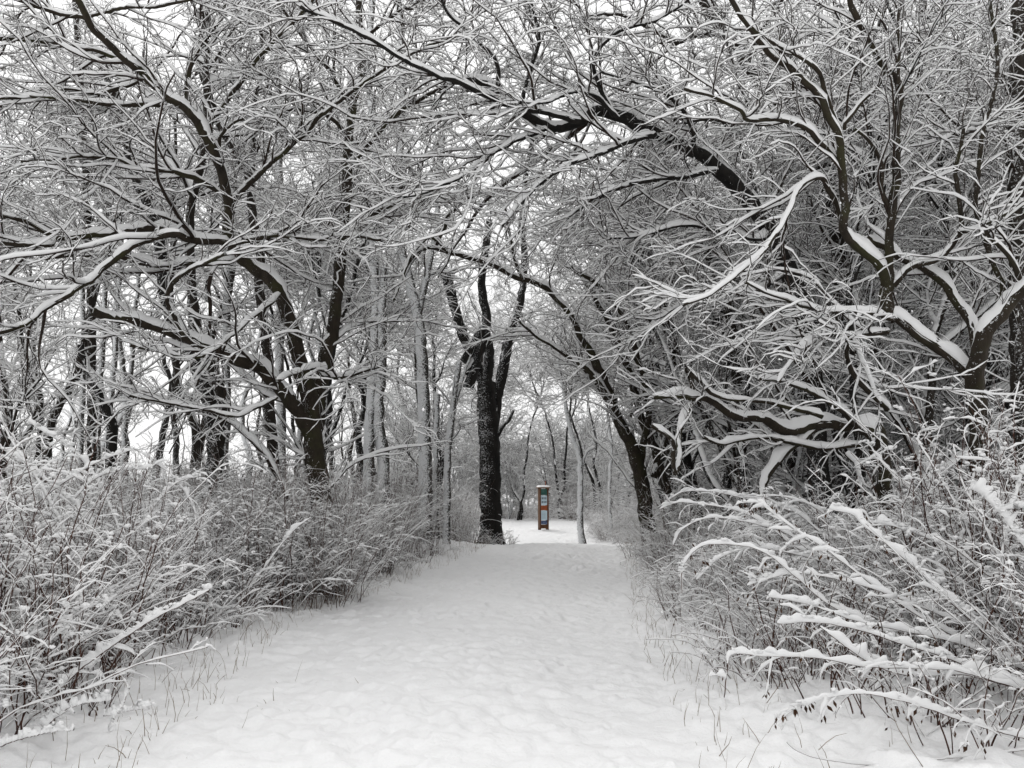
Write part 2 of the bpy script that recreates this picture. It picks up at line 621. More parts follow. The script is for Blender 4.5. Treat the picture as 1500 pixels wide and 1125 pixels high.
def trunk_pts(t, px0, pts, w0, w1, d, d1=None, **kw):
    """a traced trunk continued down to the ground below its first visible point"""
    d1 = d if d1 is None else d1
    n = len(pts)
    f = np.linspace(0, 1, n)
    dd = d + (d1 - d) * f
    P = [at(px, py, q) for (px, py), q in zip(pts, dd)]
    R = list((w0 + (w1 - w0) * f) * 0.5 * dd / FPX)
    b = foot(px0, d)
    if b[2] < P[0][2] - 0.15:
        g = b + np.array([0, 0, .55])
        if g[2] < P[0][2] - .1:
            w = (g[2] - b[2]) / (P[0][2] - b[2])
            P.insert(0, b * (1 - w) + P[0] * w); R.insert(0, R[0] * 1.06)
        P.insert(0, b); R.insert(0, R[0] * 1.55)
    t.limb(np.array(P), np.array(R), **kw)
    return b


# --- the old tree left of the path, its low limbs reaching out to the left
def tree_left():
    t = Tree(11)
    b = trunk_pts(t, 480, [(470, 730), (461, 670), (459, 627), (455, 592), (443, 549), (434, 510), (423, 464), (409, 428), (388, 403), (358, 384), (336, 358)], 29, 15, 13.4, 13.0, sides=14, lump=0.12, dens=0.25)
    D = 13.0
    T = t.traced
    T([(336, 358), (335, 306), (331, 267), (316, 231), (299, 196), (274, 160), (242, 139), (210, 107), (194, 96), (167, 73), (137, 46), (123, 18), (100, -25)], 16, 10, D, 10.2, dens=0.8)
    T([(276, 160), (276, 121), (288, 78), (310, 45), (327, 21), (335, -20)], 8, 4, 12.6, 12.2)
    T([(196, 96), (167, 82), (132, 73), (96, 64), (46, 60), (0, 57), (-60, 60)], 9, 5, 12.2, 11.2)
    T([(140, 45), (124, 28), (89, 20), (53, 9), (28, -4), (-20, -20)], 9, 5, 11.8, 11.0)
    T([(245, 155), (199, 153), (153, 153), (105, 146), (53, 142), (0, 144), (-60, 150)], 8, 4, 12.4, 11.0)
    T([(215, 112), (178, 128), (142, 137), (103, 130), (64, 139), (0, 157)], 7, 3, 12.4, 11.7)
    T([(318, 235), (320, 206), (327, 194), (341, 181), (360, 172)], 7, 3, 12.8, 12.2)
    T([(320, 281), (292, 263), (263, 254), (228, 249), (192, 244), (167, 231), (124, 229), (82, 233), (30, 236)], 9, 4, 12.9, 10.8)
    T([(336, 356), (320, 352), (284, 352), (245, 336), (206, 336), (142, 343), (82, 350), (68, 359), (0, 354), (-70, 350)], 14, 9, D, 10.5, snow=1.25)
    T([(78, 345), (39, 325), (0, 313), (-60, 300)], 8, 5, 11.2, 10.4)
    T([(336, 368), (341, 359), (373, 350), (412, 345), (462, 350), (510, 345), (560, 352)], 9, 5, D, 11.6)
    T([(340, 378), (325, 384), (284, 386), (249, 387), (206, 384), (178, 377), (120, 372), (60, 380)], 13, 6, D, 11.4, snow=1.2)
    T([(262, 342), (235, 345), (205, 356), (164, 382), (132, 410), (100, 432), (68, 453), (39, 474), (0, 485), (-40, 500)], 11, 6, 11.0, 9.4, snow=.7, dens=0.8)
    T([(457, 640), (444, 613), (423, 585), (402, 560), (377, 538), (341, 524), (306, 510), (270, 492), (235, 480), (199, 471), (164, 464), (136, 456)], 22, 14, 13.3, 11.4, snow=1.15, dens=0.8)
    T([(462, 627), (466, 578), (476, 535), (485, 492), (492, 450), (497, 407), (502, 340), (509, 250), (512, 200), (518, 150), (530, 90), (525, 20), (530, -70)], 24, 9, 13.5, 14.0, dens=0.7)
    T([(476, 540), (455, 540), (430, 548), (405, 558)], 9, 6, 13.0, 11.8, snow=1.3, dens=0.5)
    T([(470, 545), (490, 555), (520, 548), (560, 536)], 8, 4, 13.2, 12.4, snow=1.2)
    T([(408, 430), (395, 445), (372, 462), (340, 490), (310, 515), (275, 524), (240, 516), (190, 506)], 7, 5, 12.7, 10.8, snow=1.3, dens=0.6)
    T([(270, 490), (245, 440), (262, 405), (300, 385), (330, 372)], 7, 5, 11.8, 10.7, snow=1.2, dens=0.6)
    T([(405, 582), (380, 595), (350, 608), (310, 603), (250, 592), (190, 580)], 6, 4, 12.4, 10.7, snow=1.2, dens=0.6)
    T([(299, 196), (330, 150), (360, 110), (400, 62), (450, 10), (480, -30)], 8, 4, 12.6, 11.5)
    T([(336, 300), (372, 262), (415, 225), (460, 180), (520, 130), (600, 80), (660, 55)], 9, 4, 13, 10.6)
    T([(509, 250), (545, 205), (590, 160), (650, 128), (700, 112)], 9, 4, 13.8, 12.4)
    T([(516, 160), (480, 100), (440, 50), (400, -10)], 8, 4, 14, 12.6)
    T([(500, 345), (550, 312), (610, 285), (680, 255)], 8, 4, 13.8, 12.2)
    T([(128, 25), (180, 12), (240, 8), (310, -10)], 6, 4, 11.6, 10.6)
    T([(530, 60), (580, 20), (640, -10)], 6, 4, 14, 13)
    T([(512, 200), (480, 170), (440, 160), (390, 170)], 7, 4, 13.9, 12.8)
    t.foliage(d1=2.5, l1=1.35, snow=1.05)
    t.build("spreading_tree", "dark mossy tree left of the path with low snowy limbs spreading far left", "tree", b, M_BARKM)


tree_left()


# --- stems behind it
def stem_tree(seed, px0, stems, d, label, bark, l1=1.2, d1=1.6, d2=3.6, d3=3.5, name="bare_tree", group=None, snow=1.0, twig=None, rt=0.005):
    t = Tree(seed)
    b = None
    for k, s in enumerate(stems):
        pts, w0, w1 = s[0], s[1], s[2]
        kw = s[3] if len(s) > 3 else {}
        if k == 0 or kw.pop('ground', False):
            b_ = trunk_pts(t, px0 if k == 0 else pts[0][0], pts, w0, w1, d, sides=11, lump=0.11, **{**dict(dens=0.7, bare=0.5), **kw})
            b = b_ if b is None else b
        else:
            dd1 = kw.pop('d1', d)
            t.traced(pts, w0, w1, d, dd1, **kw)
    t.foliage(d1=d1, l1=l1, d2=d2, l2=0.65, d3=d3, l3=0.34, snow=snow, rt=rt)
    return t.build(name, label, "tree", b, bark, twig, group)


stem_tree(21, 403, [([(402, 690), (395, 617), (395, 563), (391, 503), (384, 457), (379, 414), (382, 377), (372, 320), (366, 263), (348, 228), (327, 192), (309, 149), (296, 100), (300, 40), (305, -20)], 17, 9),
                    ([(368, 270), (372, 206), (373, 153), (385, 90), (380, 20)], 8, 5)], 15,
          "slim dark twin-topped tree standing close behind the mossy spreading tree", M_BARK, d1=2.0)
stem_tree(22, 318, [([(315, 670), (309, 606), (299, 563), (284, 528), (270, 503), (249, 457), (238, 414), (235, 371), (225, 320), (195, 250), (180, 180), (150, 90)], 25, 11),
                    ([(313, 640), (316, 590), (317, 540)], 9, 6, dict(dens=0, cap=True))], 16,
          "black leaning trunk with snow patches behind the long low limb", M_BLACK, d1=2.0)
stem_tree(23, 135, [([(135, 634), (133, 528), (135, 485), (132, 403), (128, 330), (125, 240), (118, 120), (110, 0)], 13, 8)], 19,
          "straight dark trunk at left with pale trunks on either side of it", M_BARK)
stem_tree(24, 165, [([(164, 645), (153, 592), (140, 563), (128, 540), (118, 505)], 15, 9)], 17,
          "short dark trunk leaning left in the thicket at far left", M_BLACK, l1=0.9)
stem_tree(25, 120, [([(118, 640), (121, 560), (122, 480), (120, 400), (124, 250)], 9, 6)], 22, "thin pale trunk hugging the straight dark trunk at left", M_PALE)
stem_tree(26, 146, [([(143, 640), (147, 560), (151, 490), (155, 420), (160, 300), (158, 160)], 9, 6)], 23, "thin pale trunk right of the straight dark trunk at left", M_PALE)
stem_tree(27, 163, [([(160, 620), (164, 570), (169, 510), (172, 450), (180, 330)], 9, 6)], 25, "pale trunk with a dark right edge in the left background", M_PALE)
stem_tree(28, 183, [([(182, 640), (187, 585), (193, 530), (196, 480), (205, 390), (220, 260)], 8, 5)], 24, "thin trunk slanting right in the left background", M_PALE)
stem_tree(29, 50, [([(60, 600), (48, 555), (34, 505), (30, 470), (18, 400)], 7, 4)], 20, "thin dark sapling leaning left at the far left edge", M_BARK)
stem_tree(30, 330, [([(330, 610), (331, 560), (331, 500), (334, 421), (338, 330), (345, 200), (350, 60)], 13, 9)], 23, "pale trunk beside the black leaning trunk", M_PALE)
stem_tree(31, 412, [([(412, 640), (410, 540), (409, 400), (409, 300), (408, 213), (407, 150), (408, 60), (410, -60)], 14, 10)], 26, "tall grey trunk rising behind the twin-topped dark tree", M_PALE)
stem_tree(32, 541, [([(541, 640), (545, 563), (548, 499), (550, 440), (548, 380), (545, 300), (553, 220), (540, 120), (545, 0)], 16, 10),
                    ([(561, 665), (554, 620), (556, 563), (560, 510), (559, 450), (562, 390)], 18, 13, dict(ground=True))], 20,
          "pair of tall trunks, one plastered white, left of the pale straight trunk", M_PALE, d1=1.6)
stem_tree(33, 623, [([(623, 680), (621, 617), (619, 546), (616, 492), (610, 450), (602, 421), (592, 385), (580, 320), (585, 220), (590, 100), (580, -20)], 19, 10),
                    ([(613, 460), (624, 410), (630, 380), (640, 320), (650, 200)], 11, 7)], 21.5,
          "forked straight trunk with snow-speckled bark left of the black tree", M_PALE, d1=1.6)
stem_tree(34, 655, [([(656, 665), (661, 617), (666, 578), (672, 530)], 10, 8, dict(cap=True)), ([(662, 610), (676, 560), (690, 520)], 5, 3)], 22,
          "snow-streaked broken trunk behind the hanging branch", M_PALE, l1=0.7)
stem_tree(35, 640, [([(638, 660), (640, 610), (641, 578)], 8, 7, dict(cap=True))], 23, "short pale snag between two trunks in the middle", M_PALE, l1=0.6)


# --- the black tree beside the path with its torn-off branch
def tree_black():
    t = Tree(40)
    d = 25
    b = trunk_pts(t, 720, [(719, 760), (718, 700), (717, 640), (714, 590), (712, 560)], 32, 27, d, sides=16, lump=0.09, dens=0)
    t.traced([(712, 575), (715, 545), (717, 521), (714, 495), (711, 478)], 17, 13, d - .2, d - .2, sides=12, dens=0)
    t.traced([(710, 570), (699, 535), (684, 505), (674, 478), (662, 435), (655, 410), (649, 392)], 15, 15, d + .3, d + .3, sides=12, dens=0.2, cap=True, snow=.5)
    t.traced([(718, 650), (725, 600), (735, 550), (743, 510), (749, 482), (757, 460), (764, 430), (768, 380), (765, 320), (772, 250), (785, 180)], 19, 6, d + .2, d + 1.6, sides=12, dens=0.7)
    t.traced([(728, 640), (735, 626), (745, 618), (752, 602)], 6, 4, d, d - .5, dens=0.6)
    t.foliage(d1=1.5, l1=1.5, d2=2.8, l2=0.7, d3=2.5, l3=0.4, rt=0.006)
    t.build("black_tree", "black wet forked trunk beside the path just left of the brown sign", "tree", b, M_BLACK)
    h = Tree(41)
    d = 22.5
    h.traced([(686, 568), (694, 542), (704, 510), (711, 485), (713, 457), (707, 432), (706, 403), (710, 378), (714, 345), (717, 322)], 16, 10, d, d, sides=12, dens=0.0, cap=True, snow=0.3)
    h.traced([(700, 520), (690, 535), (682, 548)], 9, 7, d, d - .1, sides=10, dens=0, cap=True)
    h.traced([(708, 480), (700, 492), (690, 510), (680, 530)], 13, 14, d - .1, d - .2, sides=12, dens=0, cap=True, snow=1.3)
    h.build("broken_branch", "torn black branch hanging upside down in front of the forked black trunk", "branch", at(686, 568, d), M_BLACK)


tree_black()


# --- the tree at the right edge of the path whose limb arches over it
def tree_arch():
    t = Tree(50)
    d = 19
    b = trunk_pts(t, 952, [(944, 735), (936, 690), (924, 652), (908, 620), (890, 570), (868, 522), (853, 500)], 22, 10, d, 18, sides=12, lump=.1, dens=0.4, snow=1.2)
    T = t.traced
    T([(856, 504), (846, 482), (832, 457), (806, 428), (777, 412), (749, 403), (728, 391), (710, 384), (678, 375), (649, 367), (628, 362), (608, 372), (590, 398)], 10, 6, 18, 15.5, sides=12, lump=.1, dens=0.45, snow=1.5)
    T([(905, 625), (885, 580), (860, 545), (835, 520), (800, 500), (770, 480)], 8, 4, 19, 18.4)
    T([(958, 700), (975, 640), (990, 590), (985, 520), (960, 450), (930, 380)], 10, 5, 19.2, 19.6, dens=.8)
    T([(652, 368), (640, 350), (620, 352), (600, 378), (588, 410), (575, 440)], 6, 4, 15.9, 15, snow=1.4)
    T([(640, 358), (650, 335), (660, 312), (690, 290), (730, 270)], 6, 4, 16, 14.6, snow=1.3)
    T([(766, 410), (752, 375), (745, 330), (740, 300)], 5, 3, 16.8, 16.5, snow=1.3)
    T([(900, 600), (870, 550), (830, 520), (790, 495), (760, 470)], 9, 4, 18.4, 17)
    T([(935, 690), (945, 640), (950, 600), (938, 540), (920, 480), (888, 430), (858, 405), (835, 392)], 12, 5, d, 17.5)
    T([(978, 725), (968, 690), (958, 655), (940, 615), (925, 560), (905, 500), (880, 450), (850, 400)], 15, 8, 19.3, 19, dens=.8)
    t.foliage(d1=1.7, l1=1.2, d2=3.6, l2=0.6, d3=3.6, l3=0.34, rt=0.0045)
    t.build("arching_tree", "brown multi-stemmed tree at the right edge of the path, one snowy limb arching over it", "tree", b, M_BARKM)


tree_arch()


# --- right: trees leaning in over the path
def tree_lean():
    t = Tree(60)
    d = 14
    b = trunk_pts(t, 1200, [(1190, 560), (1178, 482), (1165, 425), (1150, 385), (1130, 340), (1108, 310), (1080, 275), (1053, 249), (1028, 229), (998, 213), (962, 196), (909, 171), (873, 163), (848, 178), (809, 187), (770, 170), (728, 132), (699, 121), (660, 118)], 30, 11, d, 11.2, sides=12, lump=.12, dens=.3, snow=1.2)
    T = t.traced
    T([(800, 188), (760, 205), (720, 225), (690, 250), (640, 275), (590, 290)], 8, 4, 11.5, 10.3, snow=1.2)
    T([(960, 196), (930, 205), (890, 220), (850, 235), (810, 255), (770, 290), (735, 330)], 9, 4, 12, 10.5, snow=1.4)
    T([(1050, 249), (1000, 260), (940, 265), (880, 285), (830, 320)], 9, 4, 12.6, 11.5, snow=1.2)
    T([(850, 178), (800, 165), (731, 149), (710, 139), (671, 121), (639, 110), (610, 98), (571, 75), (536, 53), (500, 36), (440, 10)], 10, 6, 11.4, 9.3, snow=1.4)
    T([(728, 140), (728, 92), (699, 64), (678, 39), (656, 18), (640, -20)], 8, 5, 11.3, 10.6)
    T([(760, 165), (775, 110), (790, 60), (780, 10), (770, -30)], 7, 4, 11.3, 11)
    T([(900, 170), (880, 130), (870, 90), (900, 50), (960, 30), (1010, 0)], 8, 4, 11.7, 10.4, snow=1.3)
    T([(905, 172), (870, 140), (840, 135), (800, 150), (760, 150)], 7, 4, 11.7, 10.4, snow=1.3)
    T([(1020, 225), (1010, 180), (980, 140), (930, 120), (880, 105)], 8, 4, 12.4, 10.8)
    T([(1128, 338), (1110, 350), (1060, 340), (1000, 330), (940, 345), (890, 350)], 8, 4, 13.4, 12, snow=1.2)
    T([(1150, 400), (1110, 425), (1060, 430), (1010, 440), (960, 470)], 8, 4, 13.6, 12.2, snow=1.3)
    t.foliage(d1=2.7, l1=1.4, snow=1.05)
    t.build("leaning_tree", "thick black trunk at right leaning left so that its snowy limbs bridge the path", "tree", b, M_BLACK)
    t = Tree(61)
    d = 16
    b = trunk_pts(t, 1260, [(1245, 600), (1238, 480), (1228, 360), (1213, 262), (1196, 228), (1172, 186), (1153, 160), (1128, 135), (1096, 100), (1082, 71), (1064, 53), (1040, 20), (1020, -20)], 24, 13, d, 13.5, sides=12, dens=.6)
    T = t.traced
    T([(1064, 53), (1030, 50), (990, 60), (950, 40), (900, 20), (850, 25)], 8, 4, 13.6, 11)
    T([(1153, 160), (1120, 165), (1080, 180), (1040, 175), (1000, 180)], 8, 4, 14.2, 12)
    T([(1210, 255), (1240, 200), (1250, 140), (1280, 60), (1300, 0)], 9, 5, 14.8, 14)
    T([(1096, 100), (1110, 50), (1140, 10), (1150, -30)], 7, 5, 13.8, 13)
    t.foliage(d1=2.5, l1=1.5, snow=1.05)
    t.build("slanting_tree", "dark slanting trunk behind the forked sapling at upper right", "tree", b, M_BARK)


tree_lean()


def tree_right():
    t = Tree(70)
    d = 9
    b = trunk_pts(t, 1436, [(1432, 600), (1430, 560), (1433, 528), (1441, 492), (1459, 471), (1480, 442), (1502, 420), (1545, 380), (1600, 320)], 26, 15, d, 8.4, sides=14, lump=.1, dens=.5, snow=.6)
    T = t.traced
    T([(1434, 520), (1430, 499), (1420, 467), (1402, 439), (1384, 414), (1359, 396), (1334, 382), (1305, 368), (1270, 350)], 17, 11, d, 9.6, snow=1.2, dens=.6)
    T([(1430, 552), (1402, 531), (1373, 510), (1341, 489), (1316, 467), (1300, 455)], 19, 14, 9, 9.3, snow=1.3, dens=.6)
    # the upright stem that rises from the low limb
    T([(1300, 470), (1299, 440), (1302, 418)], 21, 19, 9.3, 9.3, dens=.2)
    T([(1301, 424), (1284, 389), (1263, 368), (1245, 350), (1235, 331), (1236, 284), (1233, 231), (1228, 196), (1210, 160), (1196, 132), (1164, 107), (1132, 82), (1110, 57), (1085, 21), (1060, -20)], 15, 8, 9.3, 8.2, snow=1.2, dens=.8)
    T([(1233, 245), (1206, 213), (1174, 185), (1142, 174), (1110, 176), (1092, 174), (1085, 160), (1046, 142), (1000, 130)], 10, 5, 9, 7.8, snow=1.3)
    T([(1231, 195), (1220, 164), (1206, 128), (1199, 103), (1171, 85), (1142, 68), (1100, 40)], 8, 5, 8.9, 8, snow=1.2)
    T([(1236, 190), (1238, 181), (1263, 149), (1290, 121), (1297, 106)], 7, 4, 8.9, 8.7)
    T([(1232, 318), (1217, 284), (1206, 261), (1185, 263), (1167, 277), (1160, 302), (1142, 334), (1117, 370), (1080, 400), (1040, 430), (1000, 445)], 9, 5, 9.2, 7.6, snow=.9, dens=.5)
    T([(1302, 418), (1302, 356), (1306, 313), (1313, 249), (1313, 196), (1316, 132), (1313, 116), (1295, 92), (1274, 60), (1256, 28), (1245, 0), (1240, -30)], 14, 8, 9.3, 8.6, dens=.8)
    T([(1315, 125), (1318, 71), (1316, 36), (1325, -20)], 5, 4, 8.7, 8.6)
    T([(1305, 310), (1292, 277), (1293, 245), (1281, 220), (1270, 203), (1250, 190)], 8, 4, 9.2, 9, snow=1.2)
    T([(1308, 418), (1316, 408), (1331, 393), (1370, 382), (1388, 368), (1402, 350), (1409, 338), (1405, 292), (1400, 249), (1405, 224), (1412, 190)], 11, 5, 9.3, 8.8, snow=1.3)
    T([(1405, 340), (1430, 335), (1460, 320), (1500, 300)], 7, 4, 8.9, 8.2, snow=1.3)
    T([(1300, 485), (1249, 492), (1213, 489), (1192, 499), (1164, 524), (1140, 560)], 10, 5, 9.3, 8, snow=1.6, dens=.8)
    T([(1252, 492), (1260, 520), (1275, 556), (1290, 590)], 7, 5, 8.9, 8, snow=1.4, dens=.6)
    T([(1320, 470), (1270, 460), (1210, 455), (1150, 440), (1090, 415)], 8, 4, 9.3, 8, snow=1.5, dens=.8)
    T([(1460, 470), (1470, 420), (1450, 370), (1430, 300), (1440, 200), (1460, 100), (1450, 0)], 9, 5, 8.9, 8.8)
    T([(1500, 420), (1480, 380), (1450, 350), (1445, 335)], 9, 5, 8.6, 8.2, snow=1.2)
    t.foliage(d1=2.4, l1=.85, d2=4.6, l2=0.5, d3=5.5, l3=0.24, snow=1.0, rt=0.0045)
    t.build("crooked_tree", "near crooked tree at right with an upright forked stem rising from its low limb", "tree", b, M_BARKM)
    stem_tree(71, 1490, [([(1492, 460), (1491, 320), (1487, 213), (1491, 160), (1494, 0), (1496, -60)], 25, 23),
                         ([(1490, 170), (1450, 185), (1410, 195), (1380, 205)], 10, 5, dict(d1=9.8, snow=1.3)),
                         ([(1492, 300), (1520, 260), (1560, 200)], 9, 5)], 11,
              "straight dark trunk at the right edge behind the crooked tree", M_BARK, d1=2.6, l1=1.3, d2=4, d3=4.5, rt=.0048)


tree_right()


# --- collapsed limbs in the thicket right of the path
def deadfall():
    t = Tree(80)
    d = 11
    T = t.traced
    T([(1280, 640), (1263, 628), (1220, 620), (1199, 620), (1167, 631), (1142, 627), (1117, 612), (1085, 612), (1053, 593), (1021, 583), (1000, 580), (955, 582)], 19, 8, 11, 10, snow=1.4, dens=.7, sides=12)
    T([(1199, 624), (1156, 659), (1132, 684), (1119, 710), (1117, 745)], 12, 10, 10.8, 10.4, snow=1.6, dens=.2)
    T([(1014, 588), (1014, 560), (1012, 545), (1005, 539)], 8, 5, 10.2, 10.2, dens=.2, cap=True)
    T([(1005, 538), (1028, 560), (1045, 578), (1085, 585), (1130, 590), (1170, 600), (1205, 612)], 6, 7, 10, 10.2, snow=1.5, dens=.6)
    T([(1012, 590), (1000, 612), (994, 640), (996, 668), (990, 692)], 9, 8, 10.2, 9.9, snow=1.8, dens=.2, cap=True)
    T([(990, 695), (985, 668), (987, 650), (976, 636), (955, 624)], 8, 6, 9.9, 9.6, snow=1.6, dens=.2, cap=True)
    T([(1265, 632), (1230, 600), (1190, 575), (1150, 560), (1110, 555)], 9, 5, 10.8, 9.8, snow=1.5)
    T([(1260, 650), (1210, 655), (1160, 648), (1110, 640), (1060, 650), (1030, 640)], 9, 5, 11, 10, snow=1.6, dens=.6)
    T([(1300, 600), (1260, 560), (1240, 520), (1252, 490)], 9, 6, 10.6, 10, snow=1.2, dens=.6)
    T([(1240, 665), (1255, 680), (1258, 700), (1262, 715)], 7, 5, 10.6, 10.2, snow=1.6, dens=.3)
    t.foliage(d1=1.7, l1=.75, d2=4.2, l2=.45, d3=4.5, l3=.25, snow=1.0, rt=.0045)
    base = at(1290, 645, 11.2); base[2] = float(ground_z(base[0], 11.2))
    # the stump it broke from
    t2 = base.copy(); t2[2] -= .2
    t.limb(np.array([t2, base + [0, 0, .5], at(1285, 640, 11.1), at(1262, 628, 11)]), np.array([.17, .14, .12, .09]), sides=12, dens=0)
    t.build("fallen_limbs", "tangle of collapsed limbs under thick snow in the thicket right of the path", "fallen tree", base, M_BARKM)


deadfall()

stem_tree(81, 852, [([(850, 765), (850, 720), (849, 670), (840, 645), (832, 615), (825, 570), (818, 530), (822, 480)], 9, 4), ([(850, 700), (858, 665), (872, 655)], 4, 3)], 29,
          "slim snow-plastered trunk right of the brown sign", M_PALE, l1=1.0)
stem_tree(82, 895, [([(893, 735), (894, 690), (896, 650), (890, 600), (900, 540)], 5, 3)], 33, "thin sapling in the clearing's far edge right of the sign", M_PALE, l1=.9)
stem_tree(84, 1085, [([(1085, 640), (1080, 560), (1070, 470), (1040, 380), (1010, 330), (985, 290), (950, 240), (930, 180)], 15, 9)], 17, "dark bowed trunk in the middle of the right-hand thicket", M_BARK, d1=2.2)
stem_tree(85, 1060, [([(1065, 640), (1060, 560), (1050, 480), (1030, 400), (1000, 300), (960, 200)], 12, 8)], 20, "slim dark trunk left of the bowed trunk in the right-hand thicket", M_BLACK, d1=2.0)
stem_tree(86, 1222, [([(1225, 480), (1222, 400), (1220, 368), (1215, 300), (1230, 200), (1225, 60)], 14, 10)], 18, "straight black trunk between the crooked tree and the leaning one", M_BLACK, d1=2.0)
stem_tree(87, 1340, [([(1350, 560), (1352, 400), (1356, 250), (1350, 100), (1352, -20)], 15, 11)], 19, "straight trunk behind the forked stem at right", M_BARK, d1=2.0)
stem_tree(88, 1470, [([(1470, 520), (1466, 380), (1464, 250), (1460, 100), (1466, -20)], 13, 10)], 17, "dim trunk just left of the straight trunk at the right edge", M_BARK, d1=2.0)


# ------------------------------------------------------------------ background trees: a few kinds, copied
def wood_tree(seed, h, r, label, bark, twig, limb_t0=0.3, limb_d=1.1, limb_l=3.0, lean=0.05, stems=1, l1=1.3, d1=1.35, d2=2.3, d3=2.4, snow=1.2, rt=0.0075, up=0.15, name="woodland_tree", dm=1.4):
    t = Tree(seed)
    rng = t.rng
    for k in range(stems):
        a = rng.uniform(0, 6.28)
        le = lean * rng.uniform(.6, 1.4) * (1 if stems == 1 else 2.2)
        n = 12
        z = np.linspace(-0.25, h * rng.uniform(.85, 1.05), n)
        wob = np.cumsum(rng.normal(size=(n, 2)) * h * 0.012, 0)
        x = le * z * math.cos(a) + wob[:, 0] * (z > 0)
        y = le * z * math.sin(a) + wob[:, 1] * (z > 0)
        R = r * (1 - 0.85 * (np.clip(z, 0, None) / h)) * (1 if stems == 1 else .7)
        R[0] *= 1.3
        P = np.stack([x, y, z], -1)
        t.limb(P, np.maximum(R, .02), sides=9, lump=.1, dens=0)
        LP, LR = grow(P[None], R[None], rng, limb_d, limb_l, .35, (35, 70), 10, up, .08, .14, .013, .012, t0=limb_t0, flat=.5, grow_up=.3, shrink=.55)
        tubes(t.trunk, LP, LR, 6, .08, rng=rng)
        snow_on(t.snow, LP, LR, .03, .7, 6, rng=rng)
        for p, q in zip(LP, LR):
            s = spline(np.column_stack([p, q]), 14)
            t.PL.append(s[:, :3]); t.RL.append(s[:, 3]); t.dens.append(1.0)
    t.foliage(d1=d1, l1=l1, d2=d2, l2=.75, d3=d3, l3=.42, snow=snow, rt=rt, fine=1.4, away=0.0, dens_mul=dm)
    return t.build(name, label, "tree", (0, 0, 0), bark, twig or M_TWIGF, None)


TALL = [wood_tree(301, 15, .17, "x", M_PALE, None, .4), wood_tree(302, 13, .14, "x", M_BARK, None, .3),
        wood_tree(303, 11, .15, "x", M_PALE, None, .22, stems=2, limb_l=2.6), wood_tree(304, 14, .2, "x", M_BLACK, None, .35, lean=.12)]
LOW = [wood_tree(311, 5.5, .07, "x", M_PALE, None, .1, 2.0, 1.8, .1, 3, .9, 2.2, 3.2, 3.2, 1.25, .0075, up=.1, name="understory_tree"),
       wood_tree(312, 4.5, .06, "x", M_BARK, None, .08, 2.2, 1.6, .14, 3, .9, 2.2, 3.2, 3.2, 1.25, .0075, up=.08, name="understory_tree"),
       wood_tree(313, 7.0, .08, "x", M_PALE, None, .12, 1.7, 2.1, .1, 2, 1.0, 2.0, 3.0, 3.0, 1.25, .0075, up=.12, name="understory_tree")]
SPREAD = [wood_tree(321, 9, .13, "x", M_BARK, M_TWIG, .16, 2.0, 3.2, .14, 2, 1.35, 1.9, 3.4, 3.4, 1.15, .0055, up=.1, name="spreading_tree"),
          wood_tree(322, 10.5, .15, "x", M_BLACK, M_TWIG, .2, 2.0, 3.4, .18, 1, 1.35, 2.0, 3.4, 3.4, 1.15, .0055, up=.12, name="spreading_tree")]
HIGH = [wood_tree(331, 12.5, .12, "x", M_BARK, M_TWIG, .55, 2.6, 2.9, .1, 1, 1.35, 1.9, 3.2, 3.4, 1.1, .0058, up=.02, name="high_crowned_tree", dm=1.9),
        wood_tree(332, 12, .11, "x", M_BLACK, M_TWIG, .53, 2.6, 3.1, .12, 2, 1.3, 1.8, 3.2, 3.4, 1.1, .0058, up=.0, name="high_crowned_tree", dm=1.9)]
used = set()


def plant(protos, x, y, label, group, smin=.85, smax=1.15, rz=None, i=None, sink=0.0):
    p = protos[int(RNG.integers(len(protos))) if i is None else i]
    loc = (x, y, float(ground_z(x, y)) - sink)
    rz = RNG.uniform(0, 6.28) if rz is None else rz
    s = RNG.uniform(smin, smax)
    if p.name in used:
        return copy_thing(p, loc, rz, s, label, group)
    used.add(p.name)
    p.location = loc; p.rotation_euler = (0, 0, rz); p.scale = (s, s, s)
    p['label'] = label; p['group'] = group
    return p


def scatter(n, xr, yr, mind, ok=lambda x, y: True, tries=40):
    pts = []
    for _ in range(n * tries):
        if len(pts) >= n:
            break
        y = RNG.uniform(*yr)
        x = RNG.uniform(*(xr(y) if callable(xr) else xr))
        if ok(x, y) and all((x - a) ** 2 + (y - b) ** 2 > mind * mind for a, b in pts):
            pts.append((x, y))
    return pts


for x, y in [(-6.2, 15.2), (-4.9, 19), (-7.8, 18.4), (-11.5, 19.5), (-12.5, 15.5), (-6.5, 24.5), (-9.5, 23), (-3.2, 30), (-4.6, 27)]:
    plant(HIGH, x, y, "dark tree with a high dense snow-lined crown left of the path", "high-crowned trees left of the path", .9, 1.15)
for x, y in [(4.3, 15.5), (6.2, 14), (4.6, 22.5), (7, 18.5), (10.2, 14.5), (12.8, 16), (4.9, 25), (5.5, 27.5), (8.5, 22), (6.4, 33), (5.8, 30)]:
    plant(HIGH, x, y, "dark tree with a high dense snow-lined crown right of the path", "high-crowned trees right of the path", .9, 1.15)
for x, y in [(-10.5, 17), (-16, 24)]:
    plant(SPREAD, x, y, "dark tree with a wide twiggy snow-lined crown left of the path", "wide-crowned trees left of the path", .85, 1.1)
for x, y in [(5.6, 17), (8.5, 14), (11, 17.5), (7.5, 21), (5.2, 24.5), (12.5, 22.5), (9.5, 26), (6.8, 12.5), (9.5, 11.5), (13.5, 19), (4.4, 20.5)]:
    plant(SPREAD, x, y, "dark tree with a wide twiggy snow-lined crown right of the path", "wide-crowned trees right of the path", .85, 1.1)
